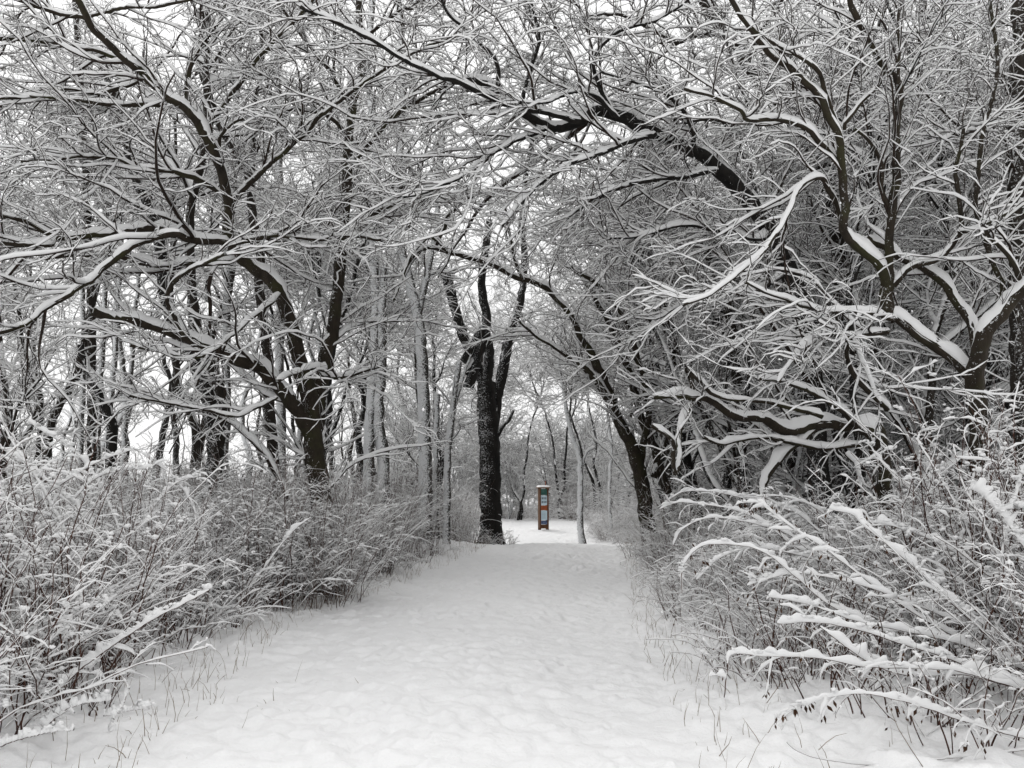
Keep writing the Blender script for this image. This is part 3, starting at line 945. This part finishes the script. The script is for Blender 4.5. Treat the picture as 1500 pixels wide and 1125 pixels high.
for x, y in [(-2.6, 29.5), (6.6, 31)]:
    plant(SPREAD, x, y, "dark tree with a wide twiggy crown at the mouth of the clearing", "wide-crowned trees by the clearing", .85, 1.05)
for x, y in scatter(24, lambda y: (-.72 * y, -3.5 - .03 * y), (26, 60), 3.2):
    plant(TALL, x, y, "bare snow-dusted tree in the open woods behind the left thicket", "trees in the woods left of the path")
for x, y in scatter(34, lambda y: (6 + .08 * y, .75 * y), (15, 56), 3.0):
    plant(TALL, x, y, "bare snow-dusted tree deep in the woods right of the path", "trees in the woods right of the path")
for x, y in scatter(26, lambda y: (4.6 + .06 * y, .7 * y), (14, 40), 2.4):
    plant(LOW, x, y, "snowy many-stemmed understory tree among the trunks right of the path", "understory trees right of the path")
for x, y in scatter(6, lambda y: (-.7 * y, -4.2 - .05 * y), (28, 46), 2.6):
    plant(LOW, x, y, "snowy many-stemmed understory tree among the trunks left of the path", "understory trees left of the path", .6, .95)
for x, y in scatter(64, lambda y: (-.16 * y, .36 * y), (47, 78), 1.9):
    plant(LOW, x, y, "snow-covered small tree in the thicket beyond the clearing", "small trees beyond the clearing", .8, 1.4)
for x, y in scatter(34, lambda y: (-.25 * y, .75 * y), (64, 115), 4.5):
    plant(TALL, x, y, "far bare tree in the grey winter woods", "far trees", .7, 1.0)


for x, y in [(.4, 48.5), (3.2, 50), (5.2, 47), (-1.8, 47.5), (7.5, 50)]:
    plant(HIGH, x, y, "tall twiggy tree standing behind the sign column", "tall trees behind the sign", 1.1, 1.3)


# ------------------------------------------------------------------ shrubs: a few kinds, copied
def shrub(seed, n, h, rb, spread, label, stem_mat, name="snowy_shrub", snow=1.0, droop=.12, r=(.0045, .0075), d2=4.5, l2=.32, d3=5.0, l3=.15, blob=.10, br=(.010, .03),
          leaf=0.0, upright=1.0, lo=.2, wig=.1, parent_label=None):
    rng = np.random.default_rng(seed)
    st, sn, lf = MB(), MB(), MB()
    K = 10
    a = rng.uniform(0, 6.28, n); q = rb * np.sqrt(rng.random(n))
    p = np.stack([q * np.cos(a), q * np.sin(a), np.full(n, -.05)], -1)
    d = np.stack([np.cos(a), np.sin(a), np.zeros(n)], -1) * (spread * rng.uniform(.1, 1.2, n))[:, None] + rng.normal(size=(n, 3)) * .26
    d[:, 2] = upright
    d = unit(d)
    L = h * rng.uniform(.55, 1.12, n) * 1.1
    P = np.empty((n, K, 3)); P[:, 0] = p
    for k in range(1, K):
        d = d + wig * rng.normal(size=(n, 3))
        d[:, 2] -= droop * (k / K) * rng.uniform(.3, 1.7, n)
        d = unit(d)
        P[:, k] = P[:, k - 1] + d * (L / (K - 1))[:, None]
    P[:, :, 2] = np.maximum(P[:, :, 2], np.where(np.arange(K) == 0, -.05, .015))
    R = rng.uniform(*r, n)[:, None] * (1 - .55 * np.linspace(0, 1, K))
    B, RB = grow(P, R, rng, d2, l2, .45, (25, 75), 6, .05, .12, .2, .008, r[0] * .6, t0=.12, flat=.8, grow_up=.2)
    C, RC = grow(B, RB, rng, d3, l3, .45, (25, 75), 4, .0, .1, .22, .008, r[0] * .5, t0=.1, flat=.8)
    tubes(st, P, R, 4, rng=rng); tubes(st, B, RB, 3, rng=rng); tubes(st, C, RC, 3, rng=rng)
    g = np.linspace(0, K - 1, 34)
    gi = np.minimum(g.astype(int), K - 2)
    gw = (g - gi)[None, :, None]
    P3 = P[:, gi] * (1 - gw) + P[:, gi + 1] * gw
    R3 = R[:, gi] * (1 - gw[..., 0]) + R[:, gi + 1] * gw[..., 0]
    snow_on(sn, P3, R3, .009 * snow, .6, 6, .55, .45, .95, rng, amp=1.6)
    if name == "snowy_shrub":
        g = np.linspace(0, 5, 22)
        gi = np.minimum(g.astype(int), 4)
        gw = (g - gi)[None, :, None]
        snow_on(sn, B[:, gi] * (1 - gw) + B[:, gi + 1] * gw, RB[:, gi], .011 * snow, .6, 6, .68, .4, .9, rng, amp=1.8, wide=.22)
    else:
        snow_on(sn, B, RB, .012 * snow, .7, 6, .5, .35, .9, rng, amp=1.8, wide=.2)
    snow_on(sn, C, RC, .007 * snow, .6, 4, .62, .4, .95, rng, amp=1.8, wide=.2)
    if blob:
        for X, pr in ((B, blob * .8), (C, blob)):
            c = X[rng.random(len(X)) < pr]
            if len(c):
                k = rng.integers(1, X.shape[1], len(c))
                blobs(sn, c[np.arange(len(c)), k] + np.array([0, 0, .012]), rng.uniform(*br, len(c)), rng)
    if leaf:
        for X in (B, C):
            c = X[rng.random(len(X)) < leaf]
            leaves(lf, c[:, -1], rng)
    root = empty(name, (0, 0, 0))
    st.build("stems", stem_mat, root)
    sn.build("snow_cover", M_CLUMP, root)
    if lf.n:
        lf.build("withered_leaves", M_LEAF, root, False)
    tag(root, label, "shrub")
    return root


def leaves(mb, C, rng, s=(.018, .045)):
    """withered leaves hanging from points C: folded, two faces each"""
    n = len(C)
    if n == 0:
        return
    L = rng.uniform(*s, n)[:, None]
    ax = unit(np.stack([rng.normal(size=n) * .35, rng.normal(size=n) * .35, -np.ones(n)], -1))
    sd = unit(np.cross(ax, rng.normal(size=(n, 3))))
    nr = np.cross(ax, sd)
    w = L * .2
    a, m, e = C, C + ax * L * .5 + nr * w * .5, C + ax * L
    l, r = C + ax * L * .5 + sd * w, C + ax * L * .5 - sd * w
    V = np.stack([a, l, e, m, r], 1)
    f = np.array([[0, 1, 2, 3], [0, 3, 2, 4]])
    mb.add(V, (f[None] + (np.arange(n) * 5)[:, None, None]).reshape(-1, 4))


NEAR = [shrub(401, 34, 1.7, .5, .14, "x", M_STEM, snow=1.0, blob=.2, droop=.02, wig=.13, d2=5.5, br=(.009, .030)), shrub(402, 28, 1.9, .55, .2, "x", M_STEM, snow=1.05, blob=.2, droop=.04, wig=.14, d2=5.5, br=(.009, .030)),
        shrub(403, 36, 1.4, .5, .2, "x", M_STEM, snow=1.05, blob=.24, droop=.02, wig=.15, d2=5.5, br=(.009, .032)), shrub(404, 28, 1.55, .55, .28, "x", M_STEM, snow=1.1, blob=.24, droop=.06, wig=.17, d2=5.5, br=(.009, .032))]
LEAFY = [shrub(441, 26, 1.0, .4, .6, "x", M_STEM, snow=.7, blob=.1, droop=.12, leaf=.7, name="leafy_shrub"),
         shrub(442, 24, .8, .4, .8, "x", M_STEM, snow=.8, blob=.14, droop=.16, leaf=.7, name="leafy_shrub")]
LOWS = [shrub(411, 34, .72, .34, .7, "x", M_STEM, snow=1.2, blob=.18, droop=.2, l2=.2, l3=.1, name="low_shrub", leaf=.03),
        shrub(412, 30, .55, .34, .5, "x", M_STEM, snow=1.1, blob=.14, droop=.1, l2=.16, l3=.08, name="low_shrub", leaf=.04)]
FINE = [shrub(421, 80, 1.9, .6, .28, "x", M_STEMG, snow=.8, blob=.03, r=(.0035, .006), d2=4.5, l2=.4, d3=4, l3=.18, name="thicket_shrub"),
        shrub(422, 75, 1.6, .6, .4, "x", M_STEMG, snow=.9, blob=.04, r=(.0035, .006), d2=5, l2=.36, d3=4, l3=.18, droop=.2, name="thicket_shrub")]
ARCH = [shrub(431, 40, 1.5, .3, .9, "x", M_STEM, snow=1.3, blob=.1, droop=.34, d2=5, l2=.35, name="arching_shrub"),
        shrub(432, 46, 1.25, .35, 1.0, "x", M_STEM, snow=1.3, blob=.12, droop=.38, d2=5.5, l2=.32, name="arching_shrub", leaf=.03)]


def edge_l(y):
    return path_x(y) - path_w(y)


def edge_r(y):
    return path_x(y) + path_w(y)


# left of the path
for x, y in scatter(50, lambda y: (max(edge_l(y) - 4.2, -.74 * y - .6), edge_l(y) - .7), (4.4, 10), .42):
    plant(NEAR, x, y, "brown-stemmed shrub clumped with snow in the near thicket left of the path", "near shrubs left of the path", .68, 1.02)
for x, y in scatter(34, lambda y: (max(edge_l(y) - 6, -.74 * y), edge_l(y) - .6), (10, 15), .62):
    plant(NEAR + FINE, x, y, "snowy shrub in the thicket around the foot of the spreading tree", "shrubs left of the path further back", .8, 1.1)
for x, y in scatter(46, lambda y: (max(edge_l(y) - 9, -.7 * y), edge_l(y) - .35), (15, 27), .75):
    plant(FINE, x, y, "fine-twigged grey shrub in the thicket left of the black tree", "fine shrubs left of the path", .85, 1.2)
for x, y in [(-3.25, 12.2), (-2.95, 11.6), (-3.7, 11.4), (-3.05, 12.7), (-2.75, 12.1), (-3.5, 12.6), (-3.3, 11.0)]:
    plant(NEAR[:2] + FINE[:1], x, y, "twiggy shrub hiding the foot of the spreading tree", "shrubs at the foot of the spreading tree", .8, 1.0)
for x, y in scatter(30, lambda y: (edge_l(y) - .9, edge_l(y) - .3), (5.4, 20), .4):
    plant(LOWS, x, y, "low snow-clumped shrub at the left edge of the path", "low shrubs along the left path edge", .7, 1.15)
# right of the path
for x, y in scatter(26, lambda y: (edge_r(y) + 1.9, min(edge_r(y) + 5, .74 * y + .6)), (6.8, 10.5), .66):
    plant(NEAR, x, y, "brown-stemmed shrub clumped with snow in the near thicket right of the path", "near shrubs right of the path", .75, 1.05)
for x, y in scatter(20, lambda y: (edge_r(y) + 1.0, edge_r(y) + 2.2), (7.2, 13), .6):
    plant(ARCH, x, y, "arching shrub bowed under snow at the right edge of the path", "arching shrubs right of the path", .7, 1.0)
for x, y in scatter(30, lambda y: (edge_r(y) + 1.2, edge_r(y) + 7), (10, 17), .7):
    plant(ARCH + NEAR, x, y, "snow-bowed shrub in the thicket under the collapsed limbs", "shrubs right of the path further back", .85, 1.15)
for x, y in scatter(40, lambda y: (edge_r(y) + .3, edge_r(y) + 9), (14, 29), .8):
    plant(FINE + ARCH, x, y, "snowy shrub in the thicket around the foot of the arching tree", "fine shrubs right of the path", .7, 1.1)
for x, y in scatter(22, lambda y: (edge_r(y) + .25, edge_r(y) + .9), (6, 20), .4):
    plant(LOWS, x, y, "low snow-clumped shrub at the right edge of the path", "low shrubs along the right path edge", .6, 1.0)
for x, y in scatter(13, lambda y: (max(edge_r(y) + .75, .36 * y), .76 * y), (4.9, 7.2), .5):
    plant(LEAFY, x, y, "leafy brown shrub under the bowed canes at lower right", "leafy shrubs at lower right", .8, 1.1)
for x, y in [(3.15, 17.6), (3.55, 17.9), (3.95, 18.2), (3.0, 18.5), (3.4, 16.6)]:
    plant(LOWS + ARCH, x, y, "snowy shrub at the foot of the arching tree", "shrubs at the foot of the arching tree", .7, .95)
for x, y in [(-.95, 24.3), (-1.3, 24.6), (-.5, 24.4), (-1.7, 24.2), (-.2, 24.9)]:
    plant(LOWS, x, y, "low snowy shrub at the foot of the black tree", "low shrubs at the foot of the black tree", .7, 1.1)
for x, y, q in [(3.5, 4.95, .7), (3.85, 5.5, .9), (4.2, 6.0, 1.05), (4.4, 6.3, 1.2), (4.1, 6.8, 1.2), (4.8, 7.0, 1.25), (3.75, 6.2, 1.0), (4.55, 6.7, 1.25)]:
    plant(NEAR, x, y, "tall brown-stemmed shrub behind the bowed canes at the right edge", "tall shrubs at the right edge", q, q)
# round the clearing
for x, y in scatter(46, lambda y: (-.17 * y, .36 * y), (45.5, 56), 1.0):
    plant(FINE + ARCH, x, y, "snow-covered shrub at the back of the clearing", "shrubs round the clearing", 1.0, 1.5)
for x, y in scatter(26, lambda y: (.098 * y + .5, .098 * y + 4.5), (26.5, 43), .8):
    plant(ARCH, x, y, "snow-covered shrub right of the clearing", "shrubs right of the clearing", .8, 1.2)
for x, y in scatter(12, lambda y: (edge_l(y) - 4.5, edge_l(y) - .2), (28, 44), 1.0):
    plant(FINE, x, y, "snow-covered shrub behind the black tree", "shrubs behind the black tree", .8, 1.1)


# ------------------------------------------------------------------ single canes bowed over the snow
def canes(seed, name, label, paths, base, snow=1.5, d2=5.0, l2=.28, leaf=.0, blob=.3, mat=None, up=-.1, br=(.010, .026), leafn=3):
    rng = np.random.default_rng(seed)
    st, sn, lf = MB(), MB(), MB()
    PL, RL = [], []
    for pts, w0, w1, d0, d1, sn_amt in paths:
        n = len(pts)
        dd = np.linspace(d0, d1, n)
        P = np.array([at(px, py, q) for (px, py), q in zip(pts, dd)])
        P[:, 2] = np.maximum(P[:, 2], ground_z(P[:, 0], P[:, 1]) + .01)
        q = spline(np.column_stack([P, np.linspace(w0, w1, n) * .0008]), 90)
        P = q[None, :, :3] + np.cumsum(rng.normal(size=(1, 90, 3)), 1) * .0012
        R = q[None, :, 3]
        tubes(st, P, R, 6, rng=rng)
        snow_on(sn, P, R, .016 * sn_amt, .8, 8, .3, .1, .7, rng, wide=.3)
        q2 = spline(np.column_stack([P[0], R[0]]), 14)
        PL.append(q2[:, :3]); RL.append(q2[:, 3])
        if blob:
            m = rng.random(90) < blob * .5
            c = P[0][m] + np.array([0, 0, .018]) * sn_amt
            blobs(sn, c, rng.uniform(*br, len(c)) * min(sn_amt, 1.3), rng, .65)
    P, R = np.stack(PL), np.stack(RL)
    B, RB = grow(P, R, rng, d2, l2, .4, (25, 70), 6, .0, .25, .16, .006, .0022, t0=.15, flat=.8, grow_up=up)
    C, RC = grow(B, RB, rng, 5, .12, .4, (25, 70), 4, .0, .2, .2, .006, .0016, t0=.1, flat=.8)
    tubes(st, B, RB, 4, rng=rng); tubes(st, C, RC, 3, rng=rng)
    snow_on(sn, B, RB, .014 * snow, .8, 6, .35, .2, .85, rng, amp=1.7, wide=.25)
    snow_on(sn, C, RC, .010 * snow, .8, 4, .35, .2, .85, rng, amp=1.7, wide=.25)
    if blob:
        c = np.concatenate([B[rng.random(len(B)) < blob * .6][:, 3], C[rng.random(len(C)) < blob * .35][:, 2]])
        blobs(sn, c + np.array([0, 0, .014]), rng.uniform(*br, len(c)) * .8, rng)
    if leaf:
        for X in (B, C):
            for k in range(leafn):
                c = X[rng.random(len(X)) < leaf]
                if len(c):
                    leaves(lf, c[np.arange(len(c)), rng.integers(1, X.shape[1], len(c))], rng, (.02, .06))
    root = empty(name, base)
    for nm, mb, mt in (("stems", st, mat or M_STEM), ("snow_cover", sn, M_CLUMP), ("withered_leaves", lf, M_LEAF)):
        if mb.n:
            for v in mb.v:
                v -= np.asarray(base, np.float32)
            mb.build(nm, mt, root)
    tag(root, label, "shrub")
    return root


def gnd(px, d):
    p = at(px, 900, d)
    return (p[0], d, float(ground_z(p[0], d)))


canes(501, "bowed_shrub", "big shrub at lower right whose long canes bow left over the path under thick snow", [
    ([(1560, 1040), (1498, 981), (1427, 945), (1338, 896), (1267, 846), (1199, 796), (1149, 764), (1103, 729)], 12, 5, 5.4, 6.4, 1.5),
    ([(1540, 1030), (1402, 970), (1320, 942), (1256, 922), (1199, 913), (1139, 915)], 11, 5, 5.2, 5.4, 1.9),
    ([(1560, 1030), (1477, 1002), (1409, 988), (1338, 990), (1284, 974), (1231, 938), (1205, 920)], 13, 6, 5.0, 5.2, 2.6),
    ([(1330, 950), (1270, 910), (1213, 885), (1160, 842), (1121, 810), (1078, 798), (1028, 800), (1000, 832), (998, 870)], 8, 4, 5.8, 6.4, 1.8),
    ([(1480, 960), (1388, 878), (1356, 846), (1313, 807), (1270, 771), (1249, 750), (1213, 743)], 11, 5, 5.6, 6.2, 3.0),
    ([(1500, 1010), (1400, 985), (1270, 977), (1199, 963), (1117, 960), (1071, 958), (1064, 981), (1060, 1020)], 8, 4, 5.0, 5.0, 1.3),
    ([(1540, 1100), (1498, 1081), (1409, 1056), (1320, 1027), (1256, 1017), (1199, 1027), (1156, 1049), (1142, 1073)], 9, 4, 4.7, 4.7, 1.5),
    ([(1540, 1000), (1450, 940), (1380, 905), (1290, 870), (1215, 850), (1150, 845), (1090, 862)], 8, 4, 5.6, 6.2, 1.7),
    ([(1560, 1010), (1470, 965), (1390, 935), (1300, 915), (1240, 900), (1180, 880), (1130, 872)], 8, 4, 5.4, 5.8, 1.9),
    ([(1560, 940), (1490, 880), (1440, 840), (1380, 800), (1320, 775), (1270, 765)], 9, 4, 6, 6.6, 2.0),
], gnd(1500, 5.2), leaf=.4, blob=.25, leafn=4, d2=7)
canes(502, "bent_cane", "thin bare cane lying along the snow at the bottom right corner", [
    ([(1520, 1116), (1462, 1119), (1390, 1117), (1320, 1116), (1260, 1113), (1199, 1105), (1170, 1095), (1153, 1082)], 7, 3, 4.7, 4.7, .3)], gnd(1500, 4.7), d2=1.0, blob=0)
canes(503, "bowed_shrub", "fan of snow-covered canes arching left behind the big bowed shrub", [
    ([(1260, 860), (1200, 815), (1167, 800), (1117, 764), (1071, 743), (1000, 732), (965, 742)], 9, 4, 8, 8.6, 1.7),
    ([(1260, 860), (1190, 808), (1150, 780), (1100, 765), (1040, 758), (1000, 775), (985, 800)], 8, 4, 7.8, 8.2, 1.7),
    ([(1270, 850), (1210, 790), (1160, 750), (1100, 735), (1040, 722), (1000, 722), (975, 736)], 8, 4, 8.2, 9, 1.7),
    ([(1270, 870), (1220, 830), (1170, 815), (1110, 806), (1060, 815), (1020, 850)], 8, 4, 7.4, 7.4, 1.6),
    ([(1280, 850), (1240, 800), (1215, 760), (1180, 735), (1140, 725), (1090, 727)], 8, 4, 8.2, 8.4, 1.6),
], gnd(1270, 8.0), d2=6, l2=.35)
canes(504, "upright_shrub", "tall reddish upright stems at the right edge behind the bowed shrub", [
    ([(1510, 950), (1498, 896), (1475, 850), (1455, 800), (1437, 761), (1409, 707), (1395, 650)], 13, 6, 5.8, 6.2, .35),
    ([(1500, 930), (1480, 850), (1460, 770), (1452, 700), (1450, 620)], 12, 5, 6, 6.2, .35),
    ([(1400, 850), (1408, 800), (1418, 745), (1430, 690)], 22, 12, 6.6, 6.6, .35),
    ([(1520, 900), (1510, 800), (1490, 700), (1485, 610), (1495, 560)], 10, 5, 6, 6.1, .35),
    ([(1440, 880), (1425, 800), (1400, 740), (1370, 690), (1340, 640)], 10, 4, 6.4, 6.6, 1.0),
    ([(1490, 900), (1470, 840), (1480, 760), (1500, 690), (1520, 640)], 10, 4, 5.8, 6, 1.4),
    ([(1400, 860), (1370, 790), (1350, 740), (1310, 700), (1285, 670), (1270, 645)], 9, 4, 7, 7.4, 1.6),
    ([(1540, 840), (1500, 800), (1465, 750), (1440, 725), (1420, 715)], 10, 5, 5.2, 5.6, 3.2),
], gnd(1490, 6.0), d2=6, l2=.34, leaf=.04, snow=1.1, blob=.25)
canes(505, "leaning_cane", "long snow-topped cane leaning out over the left edge of the path", [
    ([(62, 1034), (95, 1002), (130, 972), (180, 937), (230, 905), (270, 886), (306, 868)], 13, 6, 5.3, 5.6, 1.7)], gnd(62, 5.3), d2=.5, blob=.1)
canes(515, "leaning_cane", "thin cane lying close along the long leaning cane at left", [
    ([(130, 980), (160, 948), (200, 918), (240, 888)], 7, 4, 5.5, 5.8, 1.3)], gnd(130, 5.5), d2=.5, blob=.1)
canes(506, "leaning_cane", "shorter snow-topped cane behind the long leaning one at left", [
    ([(75, 935), (100, 910), (150, 882), (185, 864), (212, 853)], 10, 5, 6.2, 6.4, 1.6)], gnd(70, 6.2), d2=1.0, blob=.1)
canes(507, "leaning_cane", "slim cane leaning right out of the left thicket beside the path", [
    ([(320, 925), (345, 890), (375, 850), (410, 800), (435, 772), (456, 757)], 8, 4, 9.3, 9.6, 1.5)], gnd(320, 9.3), d2=1.5, blob=.1)
canes(508, "bent_cane", "dark cane topped with snow lying across the bottom left corner", [
    ([(-20, 1100), (30, 1082), (60, 1075), (108, 1068)], 9, 4, 4.6, 4.6, 1.5)], gnd(30, 4.6), d2=.8, blob=.15)
canes(516, "bent_cane", "cane bowed under a thick ridge of snow at the bottom left", [
    ([(55, 1075), (75, 1058), (100, 1040), (130, 1030), (165, 1026)], 9, 4, 4.9, 5, 2.2)], gnd(60, 4.9), d2=.5, blob=.1)
canes(517, "bent_cane", "short dark cane pointing right over the snow at the left path edge", [
    ([(152, 1048), (170, 1044), (195, 1038), (218, 1035)], 8, 4, 5.0, 5.1, 1.8)], gnd(152, 5), d2=.5, blob=.1)
canes(518, "bent_cane", "short forked twig standing in the snow at the left path edge", [
    ([(163, 1072), (166, 1055), (180, 1030), (188, 1010)], 7, 4, 4.9, 5, 1.2)], gnd(163, 4.9), d2=2, blob=0)
canes(509, "bowed_shrub", "tall snow-tufted canes bowed over the top of the left thicket", [
    ([(190, 830), (175, 780), (150, 720), (125, 680), (95, 650), (60, 630), (40, 615)], 10, 4, 7.4, 7.4, 1.6),
    ([(150, 800), (110, 740), (60, 700), (10, 665), (-30, 650)], 9, 4, 7, 7, 1.5),
    ([(120, 830), (90, 770), (50, 700), (10, 640), (-10, 590)], 9, 4, 6.6, 6.6, .8),
    ([(195, 800), (215, 760), (240, 725), (265, 705), (295, 698)], 8, 4, 7.6, 7.8, 1.5),
    ([(40, 830), (90, 760), (130, 710), (170, 690), (215, 686)], 8, 4, 7, 7.2, 1.4),
    ([(300, 800), (280, 740), (255, 700), (230, 680), (205, 662)], 8, 4, 8.6, 8.6, 1.4),
    ([(10, 780), (60, 730), (120, 690), (160, 670), (185, 662)], 8, 4, 6.6, 6.8, 1.4),
], gnd(160, 7.2), d2=7, l2=.26, blob=.45)


# ------------------------------------------------------------------ the sign column in the clearing
def box(mb, x0, x1, y0, y1, z0, z1):
    v = [(x, y, z) for z in (z0, z1) for y in (y0, y1) for x in (x0, x1)]
    mb.add(np.array(v, float), np.array([(0, 2, 3, 1), (4, 5, 7, 6), (0, 1, 5, 4), (2, 6, 7, 3), (0, 4, 6, 2), (1, 3, 7, 5)]))


def kiosk():
    d = 36.0
    p = at(796, 774, d)
    root = empty("sign_column", (p[0], d, float(ground_z(p[0], d)) - .03), math.radians(9))
    wood = plain_mat("brown_stained_wood", (0.075, 0.032, 0.016), (0.13, 0.058, 0.03), 6)
    tan = plain_mat("weathered_side_board", (0.15, 0.092, 0.055), (0.21, 0.135, 0.085), 6)
    red = plain_mat("red_brown_board", (0.24, 0.062, 0.024), (0.32, 0.09, 0.036), 5)
    green = plain_mat("dark_green_panel", (0.02, 0.085, 0.075), (0.08, 0.17, 0.14), 5, .4)
    pale = plain_mat("pale_panel", (0.48, 0.61, 0.68), (0.56, 0.69, 0.76), 4, .35)
    ink = plain_mat("panel_ink", (0.04, 0.05, 0.06), (0.06, 0.07, 0.09), 4, .5)
    blue = plain_mat("blue_picture", (0.03, 0.045, 0.12), (0.20, 0.26, 0.38), 9, .35)
    W, H, D = .43, 2.0, .40

    def part(name, mat, *boxes):
        mb = MB()
        for b in boxes:
            box(mb, *b)
        return mb.build(name, mat, root, False)
    for sx in (-1, 1):
        for sy in (-1, 1):
            x, y = sx * (W / 2 - .035), sy * (D / 2 - .035)
            part("post", wood, (x - .035, x + .035, y - .035, y + .035, -.15, H - .07))
    w = W / 2 - .072
    f = -D / 2 + .02
    part("header_panel", green, (-w, w, f, f + .03, 1.62, 1.90))
    up = part("picture_panel", pale, (-w, w, f - .004, f + .026, 1.16, 1.60))
    mb = MB()
    for r in range(2):
        for c in range(3):
            x, z = (c - 1) * .085, 1.47 - .17 * r
            box(mb, x - .024, x + .024, f - .008, f - .005, z - .05, z + .05)
    mb.build("pictogram", ink, up, False)
    part("middle_board", red, (-w, w, f - .012, f + .03, .93, 1.14))
    lo = part("text_panel", pale, (-w, w, f - .004, f + .026, .48, .91))
    mb = MB()
    for c in (-.075, .025):
        for r in range(6):
            z = .85 - .06 * r
            box(mb, c - .045, c + .05, f - .0065, f - .005, z - .008, z + .008)
    mb.build("text_lines", plain_mat("grey_print", (0.24, 0.30, 0.33), None, 4), lo, False)
    part("photo_panel", blue, (-w, w, f - .004, f + .026, .29, .46))
    part("bottom_board", wood, (-w, w, f, f + .03, .10, .28))
    for sx in (-1, 1):
        x = sx * (W / 2 - .02)
        part("side_board", tan, (x - .012, x + .012, -D / 2 + .075, D / 2 - .075, .1, 1.9))
    part("roof", tan, (-W / 2 - .08, W / 2 + .06, -D / 2 - .08, D / 2 + .08, H - .07, H - .02))
    mb = MB()
    t = np.linspace(0, 1, 9)
    X, Y = np.meshgrid(-W / 2 - .08 + t * (W + .14), -D / 2 - .08 + t * (D + .16))
    e = np.minimum(np.minimum(X + W / 2 + .08, W / 2 + .06 - X), D / 2 + .08 - np.abs(Y))
    Z = H - .018 + .085 * np.sqrt(np.clip(e / .08, 0, 1)) + .01 * vnoise(X * 9, Y * 9)
    a = (np.arange(8)[:, None] * 9 + np.arange(8)).ravel()
    mb.add(np.stack([X, Y, Z], -1), np.stack([a, a + 1, a + 10, a + 9], -1))
    mb.build("snow_cap", M_CLUMP, root)
    part("finial", red, (.12, .15, .1, .13, H, H + .26))
    tag(root, "brown wooden sign column with pale picture panels and a cap of snow, standing in the clearing", "sign")


kiosk()


# ------------------------------------------------------------------ stalks in the snow, flakes in the air
def stalks():
    rng = np.random.default_rng(77)
    mb = MB()
    pts = []
    for side, n in ((-1, 900), (1, 750)):
        y = rng.uniform(4.4, 26, n) ** 1.0
        off = rng.gamma(1.6, .28, n) - .45
        e = edge_l(y) - off if side < 0 else edge_r(y) + off
        pts.append(np.stack([e, y], -1))
    y = rng.uniform(4.4, 7, 26)
    pts.append(np.stack([rng.uniform(-2.6, -1.2, 26), y], -1))
    p = np.concatenate(pts)
    n = len(p)
    P = np.empty((n, 4, 3))
    P[:, 0] = np.column_stack([p, ground_z(p[:, 0], p[:, 1]) - .03])
    d = unit(np.stack([rng.normal(size=n) * .25, rng.normal(size=n) * .25, np.ones(n)], -1))
    L = rng.gamma(2.2, .055, n) + .04
    L[-26:] *= .5
    for k in range(1, 4):
        d = unit(d + rng.normal(size=(n, 3)) * .18)
        P[:, k] = P[:, k - 1] + d * (L / 3)[:, None]
    R = (rng.uniform(.0012, .003, n))[:, None] * np.array([1, .9, .7, .3])
    tubes(mb, P, R, 3, rng=rng)
    o = mb.build("grass_stalks", M_STRAW)
    o2 = o
    tag(o2, "dry grass stalks poking through the snow along both path edges", "grass", None, 'stuff')


def flakes():
    rng = np.random.default_rng(78)
    mb = MB()
    n = 520
    y = rng.uniform(2.5, 26, n)
    x = rng.uniform(-.68, .68, n) * y
    z = rng.uniform(.15, 1, n) * (1.6 + .66 * y)
    v = np.array([(1, 0, 0), (-1, 0, 0), (0, 1, 0), (0, -1, 0), (0, 0, 1.3), (0, 0, -1.3)], float)
    f = np.array([(0, 2, 4), (2, 1, 4), (1, 3, 4), (3, 0, 4), (2, 0, 5), (1, 2, 5), (3, 1, 5), (0, 3, 5)])
    r = rng.uniform(.0025, .006, n)
    V = np.stack([x, y, z], -1)[:, None] + v[None] * r[:, None, None]
    mb.add(V, (f[None] + (np.arange(n) * 6)[:, None, None]).reshape(-1, 3))
    o = mb.build("falling_snow", M_CLUMP)
    tag(o, "small snowflakes drifting down over the path", "snowflakes", None, 'stuff')


stalks()
flakes()


def haze(density):
    m = bpy.data.materials.new("pale_air")
    m.use_nodes = True
    t = m.node_tree
    t.nodes.remove(t.nodes['Principled BSDF'])
    v = t.nodes.new("ShaderNodeVolumePrincipled")
    v.inputs['Color'].default_value = (0.95, 0.96, 0.97, 1)
    v.inputs['Density'].default_value = density
    t.links.new(v.outputs[0], t.nodes['Material Output'].inputs['Volume'])
    mb = MB()
    box(mb, -420, 420, -80, 640, -2.5, 22)
    o = mb.build("haze", m, None, False)
    tag(o, "thin snowy haze between the trees", "haze", None, 'stuff')


if False:
    haze(0.004)
